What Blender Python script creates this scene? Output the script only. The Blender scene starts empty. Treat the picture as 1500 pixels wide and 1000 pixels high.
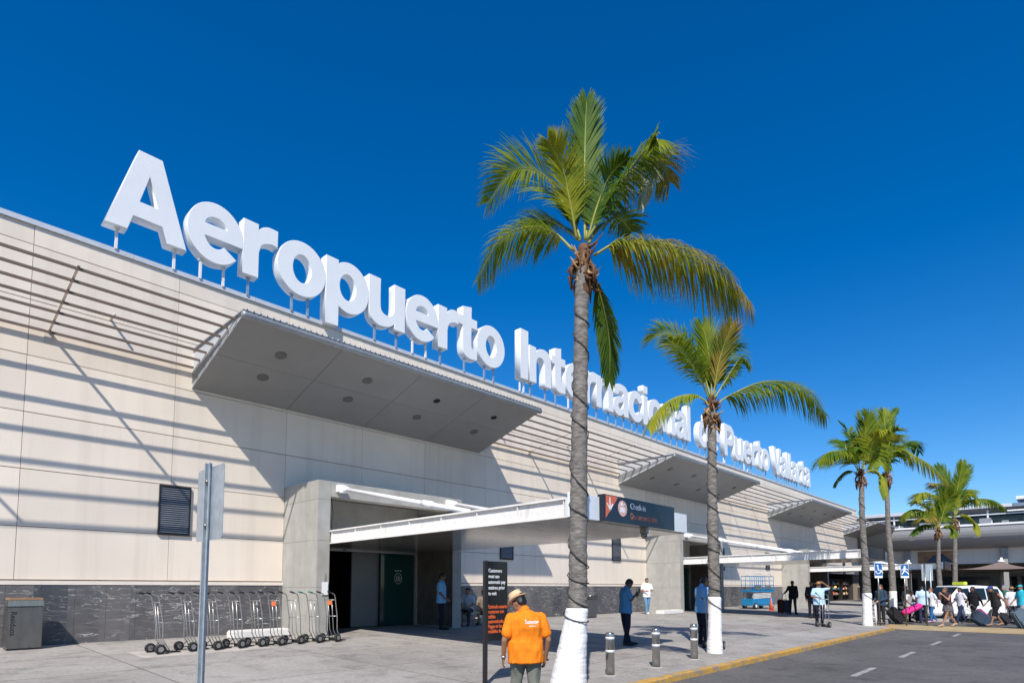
import bpy, bmesh, math, random
from math import sin, cos, pi, radians, sqrt, atan2
from mathutils import Vector, Matrix, noise
from mathutils.bvhtree import BVHTree
random.seed(7)
scene = bpy.context.scene
COL = scene.collection
V = Vector
# ---------------------------------------------------------------- camera
EYE = V((0, 0, 1.25)); PITCH = math.atan(65/880.0); YAW = radians(43.14); FPX = 880.0
FW = V((cos(PITCH)*cos(YAW), cos(PITCH)*sin(YAW), sin(PITCH)))
RT = V((sin(YAW), -cos(YAW), 0)); UPV = RT.cross(FW)
cd = bpy.data.cameras.new('camera'); cam = bpy.data.objects.new('camera', cd); COL.objects.link(cam)
cam.location = EYE; cam.rotation_euler = (pi/2+PITCH, 0, YAW-pi/2)
cd.sensor_width = 36; cd.sensor_fit = 'HORIZONTAL'; cd.lens = FPX/1500*36; cd.shift_y = 295/1500.0
cd.clip_start = 0.1; cd.clip_end = 4000
scene.camera = cam
FH = V((cos(YAW), sin(YAW), 0))
def plane_at(x, y, base):
    """world point on the upright plane through `base` that faces the viewpoint, used for measuring the palms"""
    d = FW*FPX + RT*(x-750) + UPV*(795-y)
    return EYE + d*(((V(base)-EYE).dot(FH))/d.dot(FH))
# ---------------------------------------------------------------- materials
def newmat(name):
    m = bpy.data.materials.new(name); m.use_nodes = True
    nt = m.node_tree; b = nt.nodes['Principled BSDF']
    return m, nt, b
def lin(c):
    return tuple(((v/12.92) if v <= .04045 else ((v+.055)/1.055)**2.4) for v in c[:3])+(1,)
def mat(name, col, rough=.6, metal=0, noise_amt=.12, scale=6, bump=0, bscale=60, spec=.5, emit=None, coords='Object', stretch=None, trans=0, rvar=0):
    m, nt, b = newmat(name); N, L = nt.nodes, nt.links
    b.inputs['Roughness'].default_value = rough; b.inputs['Metallic'].default_value = metal
    b.inputs['Specular IOR Level'].default_value = spec
    c = tuple(col[:3])+(1,)
    tc = N.new('ShaderNodeTexCoord'); mp = N.new('ShaderNodeMapping'); L.new(tc.outputs[coords], mp.inputs[0])
    if stretch: mp.inputs['Scale'].default_value = stretch
    if noise_amt > 0:
        nz = N.new('ShaderNodeTexNoise'); nz.inputs['Scale'].default_value = scale; nz.inputs['Detail'].default_value = 6
        L.new(mp.outputs[0], nz.inputs[0])
        mr = N.new('ShaderNodeMapRange'); mr.inputs[1].default_value = .3; mr.inputs[2].default_value = .7
        mr.inputs[3].default_value = 1-noise_amt; mr.inputs[4].default_value = 1+noise_amt
        L.new(nz.outputs[0], mr.inputs[0])
        mx = N.new('ShaderNodeVectorMath'); mx.operation = 'SCALE'; mx.inputs[0].default_value = c[:3]
        L.new(mr.outputs[0], mx.inputs['Scale']); L.new(mx.outputs[0], b.inputs['Base Color'])
        if rvar:
            m2 = N.new('ShaderNodeMapRange'); m2.inputs[3].default_value = max(0, rough-rvar); m2.inputs[4].default_value = rough+rvar
            L.new(nz.outputs[0], m2.inputs[0]); L.new(m2.outputs[0], b.inputs['Roughness'])
    else: b.inputs['Base Color'].default_value = c
    if bump > 0:
        n2 = N.new('ShaderNodeTexNoise'); n2.inputs['Scale'].default_value = bscale; n2.inputs['Detail'].default_value = 4
        L.new(mp.outputs[0], n2.inputs[0]); bp = N.new('ShaderNodeBump'); bp.inputs['Strength'].default_value = bump
        bp.inputs['Distance'].default_value = .02
        L.new(n2.outputs[0], bp.inputs['Height']); L.new(bp.outputs[0], b.inputs['Normal'])
    if emit: b.inputs['Emission Color'].default_value = tuple(emit[:3])+(1,); b.inputs['Emission Strength'].default_value = emit[3]
    if trans: b.inputs['Transmission Weight'].default_value = trans
    return m
M = {}
def _later():
    for nm in ('panel','panel_b','panel_c'): add_streaks(M[nm], .34, 2.6, .10, .48, .78, (.47,.39,.31))
def add_streaks(m, amt, sx=3, sz=.15, lo=.45, hi=.7, tint=(.35,.33,.3), sc=1.0):
    """rain streaks / stains mixed over the base colour of a surface"""
    nt = m.node_tree; N, L = nt.nodes, nt.links; b = N['Principled BSDF']
    src = b.inputs['Base Color'].links[0].from_socket
    tc = N.new('ShaderNodeTexCoord'); mp = N.new('ShaderNodeMapping'); mp.inputs['Scale'].default_value = (sx, sx, sz)
    L.new(tc.outputs['Object'], mp.inputs[0]); nz = N.new('ShaderNodeTexNoise'); nz.inputs['Scale'].default_value = sc; nz.inputs['Detail'].default_value = 8
    nz.inputs['Roughness'].default_value = .65
    L.new(mp.outputs[0], nz.inputs[0]); mr = N.new('ShaderNodeMapRange'); mr.inputs[1].default_value = lo; mr.inputs[2].default_value = hi
    mr.inputs[3].default_value = 0; mr.inputs[4].default_value = amt; L.new(nz.outputs[0], mr.inputs[0])
    mx = N.new('ShaderNodeMix'); mx.data_type = 'RGBA'; L.new(mr.outputs[0], mx.inputs[0]); L.new(src, mx.inputs[6])
    mx.inputs[7].default_value = tuple(tint)+(1,); L.new(mx.outputs[2], b.inputs['Base Color'])
for nm, k in (('panel',1.0),('panel_b',.95),('panel_c',1.03)):
    M[nm] = mat('beige_'+nm, (.79*k,.69*k,.575*k), .55, noise_amt=.05, scale=.7, bump=.05, bscale=3)
_later()
M['gap'] = mat('joint_dark', (.24,.19,.145), .9, noise_amt=.1)
M['cap'] = mat('parapet_metal', (.62,.64,.66), .45, .3, noise_amt=.06)
M['ledge'] = mat('cream_ledge', (.76,.67,.58), .7, noise_amt=.06, scale=3)
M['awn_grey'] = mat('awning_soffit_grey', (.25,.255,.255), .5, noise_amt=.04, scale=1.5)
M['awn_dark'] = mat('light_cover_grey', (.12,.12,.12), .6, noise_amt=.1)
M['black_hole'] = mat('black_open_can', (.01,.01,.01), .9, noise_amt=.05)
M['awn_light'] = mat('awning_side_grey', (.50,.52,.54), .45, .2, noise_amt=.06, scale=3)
M['zinc'] = mat('zinc_sheet', (.30,.32,.335), .5, .45, noise_amt=.12, scale=5, rvar=.1)
M['slat'] = mat('louver_brown', (.155,.115,.09), .55, noise_amt=.12, scale=4)
M['arm'] = mat('louver_arm_cream', (.62,.55,.47), .6, noise_amt=.06)
M['white'] = mat('white_paint', (.80,.80,.80), .4, noise_amt=.03, scale=4)
M['letter'] = mat('letter_white', (.76,.78,.795), .35, noise_amt=.03, scale=1.2, bump=.05, bscale=1.5)
add_streaks(M['letter'], .22, 2.5, .5, .5, .8, (.62,.65,.68))
M['white_old'] = mat('white_paint_worn', (.74,.72,.69), .5, noise_amt=.08, scale=9)
add_streaks(M['white_old'], .5, 3, .6, .56, .72, (.33,.30,.27))
M['galv'] = mat('galvanised', (.44,.49,.53), .42, .55, noise_amt=.14, scale=14, rvar=.12)
M['steel'] = mat('brushed_steel', (.42,.42,.41), .26, .95, noise_amt=.08, scale=20, stretch=(1,1,.05), rvar=.1)
M['steel_dark'] = mat('brushed_steel_dark', (.22,.205,.19), .30, .9, noise_amt=.12, scale=8, stretch=(1,1,.3), rvar=.1)
M['vent_blade'] = mat('vent_blade_grey', (.30,.32,.36), .45, .3, noise_amt=.1)
M['chrome'] = mat('dolly_tube', (.42,.41,.39), .32, .7, noise_amt=.1, scale=20)
M['rubber'] = mat('black_rubber', (.018,.018,.018), .8, noise_amt=.2, scale=30)
M['black'] = mat('black_plastic', (.015,.015,.017), .4, noise_amt=.1)
M['black_gloss'] = mat('black_board', (.010,.010,.012), .22, noise_amt=.1)
M['green_grip'] = mat('green_grip', (.02,.25,.20), .5, noise_amt=.1)
M['bandtape'] = mat('reflective_band', (.72,.74,.76), .45, .2, noise_amt=.05)
M['cable'] = mat('cable_dark', (.03,.028,.026), .6, noise_amt=.2)
M['red_orange'] = mat('sign_red_orange', (.62,.14,.07), .4, noise_amt=.04)
M['sign_navy'] = mat('sign_navy', (.010,.016,.030), .25, noise_amt=.1, scale=2)
M['sign_pink'] = mat('sign_icon_pink', (.70,.42,.36), .4, noise_amt=.05)
M['txt_white'] = mat('lettering_white', (.78,.8,.82), .5, noise_amt=.02)
M['txt_orange'] = mat('lettering_orange', (.75,.13,.03), .5, noise_amt=.02)
M['txt_black'] = mat('lettering_black', (.012,.012,.012), .5, noise_amt=.02)
M['blue_sign'] = mat('blue_sign', (.015,.11,.33), .35, noise_amt=.04)
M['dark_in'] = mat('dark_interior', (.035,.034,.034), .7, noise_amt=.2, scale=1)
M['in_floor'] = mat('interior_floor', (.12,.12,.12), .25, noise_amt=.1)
M['in_panel'] = mat('frosted_door', (.15,.16,.165), .35, noise_amt=.05)
M['teal'] = mat('teal_glass', (.004,.045,.040), .05, noise_amt=.1, scale=1)
M['teal_dark'] = mat('dark_glass', (.012,.018,.020), .06, noise_amt=.1, scale=1)
M['frame_light'] = mat('aluminium_frame', (.45,.46,.46), .4, .5, noise_amt=.05)
M['lift_blue'] = mat('lift_blue', (.015,.20,.42), .45, noise_amt=.15, scale=8)
M['lift_grey'] = mat('lift_grey', (.10,.12,.13), .5, noise_amt=.15, scale=8)
M['cone'] = mat('cone_orange', (.75,.14,.06), .5, noise_amt=.06)
M['car_white'] = mat('car_white', (.80,.80,.80), .2, noise_amt=.02)
M['car_white'].node_tree.nodes['Principled BSDF'].inputs['Coat Weight'].default_value = .6
M['taxi_lime'] = mat('taxi_lime', (.55,.62,.05), .4, noise_amt=.05)
M['lamp_red'] = mat('tail_red', (.35,.02,.02), .2, noise_amt=.05)
M['kerb_conc'] = mat('kerb_concrete', (.36,.34,.31), .85, noise_amt=.15, scale=8, bump=.3, bscale=80)
M['whiteblock'] = mat('white_block', (.70,.68,.64), .8, noise_amt=.08, scale=8)
M['orange_lbl'] = mat('orange_label', (.72,.16,.05), .5, noise_amt=.05)
M['tag'] = mat('paper_white', (.8,.8,.8), .7, noise_amt=.03)
M['brown_top'] = mat('rusty_top', (.30,.17,.09), .6, noise_amt=.2)
M['warm'] = mat('shop_lamp', (.9,.4,.1), .5, emit=(1,.42,.1,1.6), noise_amt=0)
# concrete with board seams
M['conc'] = mat('portal_concrete', (.36,.35,.32), .75, noise_amt=.10, scale=2.5, bump=.12, bscale=40)
add_streaks(M['conc'], .5, 1.6, .35, .48, .78, (.22,.19,.155))
# marble
def marble():
    m, nt, b = newmat('dark_veined_stone'); N, L = nt.nodes, nt.links
    tc = N.new('ShaderNodeTexCoord'); sx = N.new('ShaderNodeSeparateXYZ'); L.new(tc.outputs['Object'], sx.inputs[0])
    # per-slab offset
    dv = N.new('ShaderNodeMath'); dv.operation = 'DIVIDE'; dv.inputs[1].default_value = .61; L.new(sx.outputs[0], dv.inputs[0])
    fl = N.new('ShaderNodeMath'); fl.operation = 'FLOOR'; L.new(dv.outputs[0], fl.inputs[0])
    wn = N.new('ShaderNodeTexWhiteNoise'); wn.noise_dimensions = '1D'; L.new(fl.outputs[0], wn.inputs['W'])
    vm = N.new('ShaderNodeVectorMath'); vm.operation = 'SCALE'; vm.inputs['Scale'].default_value = 30; L.new(wn.outputs['Color'], vm.inputs[0])
    ad = N.new('ShaderNodeVectorMath'); ad.operation = 'ADD'; L.new(tc.outputs['Object'], ad.inputs[0]); L.new(vm.outputs[0], ad.inputs[1])
    mp = N.new('ShaderNodeMapping'); mp.inputs['Rotation'].default_value = (0, radians(-22), 0); mp.inputs['Scale'].default_value = (.75, 1, 4.6); L.new(ad.outputs[0], mp.inputs[0])
    nz = N.new('ShaderNodeTexNoise'); nz.inputs['Scale'].default_value = 2.0; nz.inputs['Detail'].default_value = 4; nz.inputs['Distortion'].default_value = .9; L.new(mp.outputs[0], nz.inputs[0])
    s = N.new('ShaderNodeMath'); s.operation = 'SUBTRACT'; s.inputs[1].default_value = .5; L.new(nz.outputs[0], s.inputs[0])
    a = N.new('ShaderNodeMath'); a.operation = 'ABSOLUTE'; L.new(s.outputs[0], a.inputs[0])
    mr = N.new('ShaderNodeMapRange'); mr.inputs[1].default_value = 0; mr.inputs[2].default_value = .017; mr.inputs[3].default_value = .95; mr.inputs[4].default_value = 0; L.new(a.outputs[0], mr.inputs[0])
    n2 = N.new('ShaderNodeTexNoise'); n2.inputs['Scale'].default_value = 1.3; n2.inputs['Detail'].default_value = 7; L.new(ad.outputs[0], n2.inputs[0])
    m4 = N.new('ShaderNodeMapRange'); m4.inputs[1].default_value = .38; m4.inputs[2].default_value = .58; L.new(n2.outputs[0], m4.inputs[0])
    ml = N.new('ShaderNodeMath'); ml.operation = 'MULTIPLY'; L.new(mr.outputs[0], ml.inputs[0]); L.new(m4.outputs[0], ml.inputs[1])
    cr = N.new('ShaderNodeMix'); cr.data_type = 'RGBA'; cr.inputs[6].default_value = (.085,.088,.10,1); cr.inputs[7].default_value = (.19,.175,.17,1); L.new(wn.outputs['Value'], cr.inputs[0])
    c3 = N.new('ShaderNodeMix'); c3.data_type = 'RGBA'; c3.blend_type = 'MULTIPLY'; c3.inputs[0].default_value = .5; L.new(cr.outputs[2], c3.inputs[6])
    n5 = N.new('ShaderNodeTexNoise'); n5.inputs['Scale'].default_value = 5; n5.inputs['Detail'].default_value = 8; L.new(ad.outputs[0], n5.inputs[0]); L.new(n5.outputs[0], c3.inputs[7])
    mx = N.new('ShaderNodeMix'); mx.data_type = 'RGBA'; L.new(ml.outputs[0], mx.inputs[0]); L.new(c3.outputs[2], mx.inputs[6]); mx.inputs[7].default_value = (.55,.53,.51,1)
    L.new(mx.outputs[2], b.inputs['Base Color']); b.inputs['Roughness'].default_value = .38
    return m
M['marble'] = marble()
# paving
def paving(name, c1, c2, slab, grit=.35):
    m, nt, b = newmat(name); N, L = nt.nodes, nt.links
    tc = N.new('ShaderNodeTexCoord')
    def nz(s, d=8, r=.6):
        n = N.new('ShaderNodeTexNoise'); n.inputs['Scale'].default_value = s; n.inputs['Detail'].default_value = d; n.inputs['Roughness'].default_value = r
        L.new(tc.outputs['Object'], n.inputs[0]); return n
    a = nz(.35); bb = nz(14, 6, .7); c = nz(1.6, 8, .65)
    mx = N.new('ShaderNodeMix'); mx.data_type = 'RGBA'; mx.inputs[6].default_value = c1+(1,); mx.inputs[7].default_value = c2+(1,)
    mr = N.new('ShaderNodeMapRange'); mr.inputs[1].default_value = .35; mr.inputs[2].default_value = .65; L.new(a.outputs[0], mr.inputs[0]); L.new(mr.outputs[0], mx.inputs[0])
    ov = N.new('ShaderNodeMapRange'); ov.inputs[1].default_value = .3; ov.inputs[2].default_value = .7; ov.inputs[3].default_value = 1-grit; ov.inputs[4].default_value = 1+grit*.6; L.new(bb.outputs[0], ov.inputs[0])
    st = N.new('ShaderNodeMapRange'); st.inputs[1].default_value = .5; st.inputs[2].default_value = .72; st.inputs[3].default_value = 1; st.inputs[4].default_value = .60; L.new(c.outputs[0], st.inputs[0])
    mu = N.new('ShaderNodeMath'); mu.operation = 'MULTIPLY'; L.new(ov.outputs[0], mu.inputs[0]); L.new(st.outputs[0], mu.inputs[1])
    last = mu
    if slab:
        br = N.new('ShaderNodeTexBrick'); br.offset = 0; br.inputs['Scale'].default_value = 1; br.inputs['Mortar Size'].default_value = .014
        br.inputs['Brick Width'].default_value = slab[0]; br.inputs['Row Height'].default_value = slab[1]
        br.inputs['Color1'].default_value = (1,1,1,1); br.inputs['Color2'].default_value = (.90,.90,.90,1); br.inputs['Mortar'].default_value = (.42,.40,.38,1)
        L.new(tc.outputs['Object'], br.inputs[0])
        m3 = N.new('ShaderNodeVectorMath'); m3.operation = 'SCALE'; L.new(br.outputs[0], m3.inputs[0]); L.new(mu.outputs[0], m3.inputs['Scale']); last = m3
    # cracks and old gum spots
    wv = N.new('ShaderNodeVectorMath'); wv.operation = 'ADD'; sc_ = N.new('ShaderNodeVectorMath'); sc_.operation = 'SCALE'; sc_.inputs['Scale'].default_value = .9
    L.new(c.outputs['Color'], sc_.inputs[0]); L.new(tc.outputs['Object'], wv.inputs[0]); L.new(sc_.outputs[0], wv.inputs[1])
    vo = N.new('ShaderNodeTexVoronoi'); vo.feature = 'DISTANCE_TO_EDGE'; vo.inputs['Scale'].default_value = .22; L.new(wv.outputs[0], vo.inputs[0])
    cr = N.new('ShaderNodeMapRange'); cr.inputs[1].default_value = 0; cr.inputs[2].default_value = .0035; cr.inputs[3].default_value = .62; cr.inputs[4].default_value = 1; L.new(vo.outputs['Distance'], cr.inputs[0])
    vg = N.new('ShaderNodeTexVoronoi'); vg.inputs['Scale'].default_value = 1.7; L.new(tc.outputs['Object'], vg.inputs[0])
    gm = N.new('ShaderNodeMapRange'); gm.inputs[1].default_value = .045; gm.inputs[2].default_value = .06; gm.inputs[3].default_value = .62; gm.inputs[4].default_value = 1; L.new(vg.outputs['Distance'], gm.inputs[0])
    cg = N.new('ShaderNodeMath'); cg.operation = 'MULTIPLY'; L.new(cr.outputs[0], cg.inputs[0]); L.new(gm.outputs[0], cg.inputs[1])
    l2 = N.new('ShaderNodeVectorMath'); l2.operation = 'SCALE'; L.new(mx.outputs[2], l2.inputs[0]); L.new(cg.outputs[0], l2.inputs['Scale'])
    f = N.new('ShaderNodeVectorMath'); f.operation = 'MULTIPLY'; L.new(l2.outputs[0], f.inputs[0]); L.new(last.outputs[0], f.inputs[1]); L.new(f.outputs[0], b.inputs['Base Color'])
    b.inputs['Roughness'].default_value = .9
    bp = N.new('ShaderNodeBump'); bp.inputs['Strength'].default_value = .35; bp.inputs['Distance'].default_value = .008
    n9 = nz(160, 3); L.new(n9.outputs[0], bp.inputs['Height']); L.new(bp.outputs[0], b.inputs['Normal'])
    return m
M['paving'] = paving('sidewalk_concrete', (.305,.282,.258), (.39,.362,.332), (3.2, 2.3), .24)
M['asphalt'] = paving('asphalt', (.088,.083,.080), (.125,.118,.112), None, .30)
M['xing'] = paving('worn_yellow_crossing', (.40,.28,.12), (.46,.36,.20), None, .3)
M['dash'] = paving('worn_lane_paint', (.30,.29,.28), (.42,.41,.39), None, .5)
def kerb_yellow():
    m = mat('kerb_yellow_paint', (.50,.28,.055), .75, noise_amt=.15, scale=6, bump=.3, bscale=60)
    add_streaks(m, .9, 4, 4, .50, .60, (.25,.22,.18), sc=1.3); return m
M['kerb'] = kerb_yellow()
# vegetation
def leafmat(name, c, c2, tr=.35):
    m, nt, b = newmat(name); N, L = nt.nodes, nt.links
    tc = N.new('ShaderNodeTexCoord'); nz = N.new('ShaderNodeTexNoise'); nz.inputs['Scale'].default_value = 2.4; nz.inputs['Detail'].default_value = 5; L.new(tc.outputs['Object'], nz.inputs[0])
    mr = N.new('ShaderNodeMapRange'); mr.inputs[1].default_value = .38; mr.inputs[2].default_value = .62; L.new(nz.outputs[0], mr.inputs[0])
    mx = N.new('ShaderNodeMix'); mx.data_type = 'RGBA'; mx.inputs[6].default_value = c+(1,); mx.inputs[7].default_value = c2+(1,); L.new(mr.outputs[0], mx.inputs[0])
    L.new(mx.outputs[2], b.inputs['Base Color']); b.inputs['Roughness'].default_value = .58; b.inputs['Specular IOR Level'].default_value = .3
    t = N.new('ShaderNodeBsdfTranslucent'); L.new(mx.outputs[2], t.inputs[0])
    ms = N.new('ShaderNodeMixShader'); ms.inputs[0].default_value = tr; L.new(b.outputs[0], ms.inputs[1]); L.new(t.outputs[0], ms.inputs[2])
    L.new(ms.outputs[0], N['Material Output'].inputs[0]); return m
M['leaf'] = leafmat('palm_leaf_green', (.125,.22,.014), (.28,.33,.02), .5)
M['leaf_dark'] = leafmat('palm_leaf_dark', (.055,.135,.016), (.13,.22,.020), .45)
M['leaf_yel'] = leafmat('palm_leaf_yellow', (.27,.34,.02), (.42,.42,.03), .5)
M['leaf_old'] = leafmat('palm_leaf_olive', (.15,.20,.025), (.36,.27,.05), .4)
M['leaf_dead'] = leafmat('palm_leaf_dry', (.22,.26,.13), (.33,.33,.18), .3)
M['rachis'] = mat('palm_rachis', (.30,.30,.06), .5, noise_amt=.2)
M['boot'] = mat('palm_boot', (.12,.055,.025), .8, noise_amt=.5, scale=9, bump=.5, bscale=30)
M['boot_light'] = mat('palm_boot_light', (.36,.22,.09), .75, noise_amt=.3, scale=9)
M['trunk'] = mat('palm_bark', (.185,.168,.150), .9, noise_amt=.5, scale=9, bump=.8, bscale=26, stretch=(1,1,3))
add_streaks(M['trunk'], .5, 4, 9, .5, .68, (.10,.088,.075), sc=1.2)
M['limewash'] = mat('trunk_white_paint', (.78,.77,.75), .7, noise_amt=.05, scale=8, bump=.5, bscale=26)
add_streaks(M['limewash'], .75, 7, 3, .58, .72, (.36,.32,.27))
def cloth(name, c, n=.08): 
    if name not in M: M[name] = mat('cloth_'+name, c, .85, noise_amt=n, scale=14, spec=.2, bump=.1, bscale=200)
    return M[name]
def skin(name, c):
    if name not in M: M[name] = mat('skin_'+name, c, .5, noise_amt=.08, scale=12)
    return M[name]
# ---------------------------------------------------------------- object helpers
def tag(o, label=None, cat=None, group=None, kind=None):
    if label: o['label'] = label
    if cat: o['category'] = cat
    if group: o['group'] = group
    if kind: o['kind'] = kind
    return o
def thing(name, label, cat, loc=(0,0,0), rz=0, group=None):
    o = bpy.data.objects.new(name, None); o.empty_display_size = .2; COL.objects.link(o)
    o.location = loc; o.rotation_euler = (0,0,rz); return tag(o, label, cat, group)
class MB:
    """collects faces, then links them as one mesh object"""
    def __init__(s): s.v = []; s.f = []; s.mi = []; s.sm = []; s.cur = 0; s.X = None; s.smooth = False
    def _add(s, vs, fs, smooth=None):
        n = len(s.v)
        if s.X is not None: vs = [s.X @ V(p) for p in vs]
        s.v += [tuple(p) for p in vs]; s.f += [tuple(i+n for i in f) for f in fs]
        s.mi += [s.cur]*len(fs); s.sm += [s.smooth if smooth is None else smooth]*len(fs)
    def box(s, x0, x1, y0, y1, z0, z1):
        vs = [(x,y,z) for z in (z0,z1) for y in (y0,y1) for x in (x0,x1)]
        s._add(vs, [(0,2,3,1),(4,5,7,6),(0,1,5,4),(2,6,7,3),(0,4,6,2),(1,3,7,5)], False); return s
    def bar(s, a, b, w, h=None, up=(0,0,1)):
        a, b = V(a), V(b); h = h or w; t = (b-a).normalized(); u = V(up)
        if abs(t.dot(u)) > .98: u = V((1,0,0))
        sd = t.cross(u).normalized(); u = sd.cross(t)
        vs = [p+sd*(w/2*i)+u*(h/2*j) for p in (a,b) for i,j in ((-1,-1),(1,-1),(1,1),(-1,1))]
        s._add(vs, [(0,1,2,3),(7,6,5,4),(0,4,5,1),(1,5,6,2),(2,6,7,3),(3,7,4,0)], False); return s
    def tube(s, pts, r, n=8, cap=True):
        pts = [V(p) for p in pts]; R = r if isinstance(r, (list,tuple)) else [r]*len(pts)
        vs = []; fs = []; prev = None
        for i, p in enumerate(pts):
            t = (pts[min(i+1,len(pts)-1)]-pts[max(i-1,0)])
            t = t.normalized() if t.length > 1e-9 else V((0,0,1))
            if prev is None:
                u = t.cross(V((0,0,1)) if abs(t.z) < .95 else V((1,0,0))).normalized()
            else:
                u = prev - t*prev.dot(t); u = u.normalized() if u.length > 1e-6 else t.orthogonal().normalized()
            prev = u; w = t.cross(u)
            for k in range(n):
                a = 2*pi*k/n; vs.append(p+(u*cos(a)+w*sin(a))*R[i])
        for i in range(len(pts)-1):
            for k in range(n): fs.append((i*n+k, i*n+(k+1)%n, (i+1)*n+(k+1)%n, (i+1)*n+k))
        if cap: fs.append(tuple(range(n))[::-1]); fs.append(tuple((len(pts)-1)*n+k for k in range(n)))
        s._add(vs, fs, True); return s
    def loft(s, rings, n=18, smooth=True):
        """rings: (center, ux, uy) ellipses given by two axis vectors"""
        vs = []; fs = []
        for c, ux, uy in rings:
            c, ux, uy = V(c), V(ux), V(uy)
            for k in range(n): a = 2*pi*k/n; vs.append(c+ux*cos(a)+uy*sin(a))
        for i in range(len(rings)-1):
            for k in range(n): fs.append((i*n+k, i*n+(k+1)%n, (i+1)*n+(k+1)%n, (i+1)*n+k))
        fs.append(tuple(range(n))[::-1]); fs.append(tuple((len(rings)-1)*n+k for k in range(n)))
        s._add(vs, fs, smooth); return s
    def lathe(s, prof, c=(0,0,0), n=20, smooth=True):
        return s.loft([((c[0],c[1],c[2]+z), (r,0,0), (0,r,0)) for r, z in prof], n, smooth)
    def ball(s, c, r, n=10):
        c = V(c); r = V(r) if not isinstance(r, (int,float)) else V((r,r,r))
        return s.loft([(c+V((0,0,-r.z*cos(pi*i/n))), (max(r.x*sin(pi*i/n),1e-4),0,0), (0,max(r.y*sin(pi*i/n),1e-4),0)) for i in range(n+1)], max(n,10))
    def cap(s, a, b, ra, rb, n=12):
        a, b = V(a), V(b); t = (b-a); L = t.length; t = t.normalized() if L > 1e-6 else V((0,0,1))
        pts = []; R = []
        for i in range(4): q = pi/2*(1-i/3.0); pts.append(a-t*ra*sin(q)); R.append(max(ra*cos(q), ra*.03))
        for i in range(4): q = pi/2*(i/3.0); pts.append(b+t*rb*sin(q)); R.append(max(rb*cos(q), rb*.03))
        return s.tube(pts, R, n)
    def prism(s, poly, axis, a, b):
        """poly of 2-D points extruded along axis ('x','y','z') from a to b"""
        def P(p, h): return {'x':(h,p[0],p[1]),'y':(p[0],h,p[1]),'z':(p[0],p[1],h)}[axis]
        n = len(poly); vs = [P(p,a) for p in poly]+[P(p,b) for p in poly]
        s._add(vs, [tuple(range(n)), tuple(range(n,2*n))[::-1]]+[(i,(i+1)%n,(i+1)%n+n,i+n) for i in range(n)], False); return s
    def quad(s, *p, smooth=False): s._add(p, [tuple(range(len(p)))], smooth); return s
    def build(s, name, mats, parent=None, world=False, bevel=0, fixn=True, sub=0):
        me = bpy.data.meshes.new(name)
        off = V((0,0,0)); Mi = None
        if parent is not None and world:
            Mi = world_matrix(parent).inverted()
        me.from_pydata([tuple(Mi @ V(p)) for p in s.v] if Mi else s.v, [], s.f)
        for m in (mats if isinstance(mats, (list,tuple)) else [mats]): me.materials.append(m)
        me.polygons.foreach_set('material_index', s.mi); me.polygons.foreach_set('use_smooth', s.sm)
        me.update()
        if fixn:
            bm = bmesh.new(); bm.from_mesh(me); bmesh.ops.recalc_face_normals(bm, faces=bm.faces[:])
            if bevel:
                ed = [e for e in bm.edges if len(e.link_faces) == 2 and e.calc_face_angle(0) > .6]
                bmesh.ops.bevel(bm, geom=ed, offset=bevel, segments=2, affect='EDGES', clamp_overlap=True)
            bm.to_mesh(me); bm.free()
        o = bpy.data.objects.new(name, me); COL.objects.link(o)
        if parent is not None: o.parent = parent
        return o
def world_matrix(o):
    m = Matrix.Translation(o.location) @ o.rotation_euler.to_matrix().to_4x4()
    if o.scale != V((1,1,1)): m = m @ Matrix.Diagonal(o.scale.to_4d())
    return world_matrix(o.parent) @ m if o.parent else m
KIDS = {}
def copy_tree(o, loc=None, rz=None, label=None, parent=None):
    c = o.copy(); COL.objects.link(c)
    if parent is not None: c.parent = parent
    if loc is not None: c.location = loc
    if rz is not None: c.rotation_euler = (0,0,rz)
    if label: c['label'] = label
    for ch in [x for x in bpy.data.objects if x.parent == o]: copy_tree(ch, parent=c)
    return c
SCR = bpy.data.scenes.new('scratch')
def baked(o):
    SCR.collection.objects.link(o); vl = SCR.view_layers[0]; vl.update(); dg = vl.depsgraph
    me = bpy.data.meshes.new_from_object(o.evaluated_get(dg), depsgraph=dg); bpy.data.objects.remove(o); return me
def evaluated(me, mods):
    """mesh after applying modifiers: mods is a list of (type, {settings})"""
    o = bpy.data.objects.new('work', me)
    for t, kw in mods:
        md = o.modifiers.new('m', t)
        for k, v in kw.items(): setattr(md, k, v)
    return baked(o)
def fused(mb, name, m, parent, voxel=.012, smooth=3, fold=0, fscale=9, seed=0):
    """fuses overlapping closed shapes into one continuous skin"""
    me = bpy.data.meshes.new(name); me.from_pydata(mb.v, [], mb.f); me.update()
    bm = bmesh.new(); bm.from_mesh(me); bmesh.ops.recalc_face_normals(bm, faces=bm.faces[:]); bm.to_mesh(me); bm.free()
    r = evaluated(me, [('REMESH', dict(mode='VOXEL', voxel_size=voxel)), ('SMOOTH', dict(factor=.6, iterations=smooth))])
    if fold:
        nrm = [v.normal.copy() for v in r.vertices]
        for v, nv in zip(r.vertices, nrm):
            p = v.co.copy(); q = V((p.x*fscale, p.y*fscale, p.z*fscale*.45))+V((seed,seed,seed))
            k = noise.noise(q)+.5*noise.noise(q*2.1)+.5*(1-abs(noise.noise(q*1.3+V((5,3,1))))*2)
            v.co = p+nv*fold*k
    r.name = name; r.materials.clear(); r.materials.append(m)
    r.polygons.foreach_set('use_smooth', [True]*len(r.polygons))
    o = bpy.data.objects.new(name, r); COL.objects.link(o); o.parent = parent
    bpy.data.meshes.remove(me); return o
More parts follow.
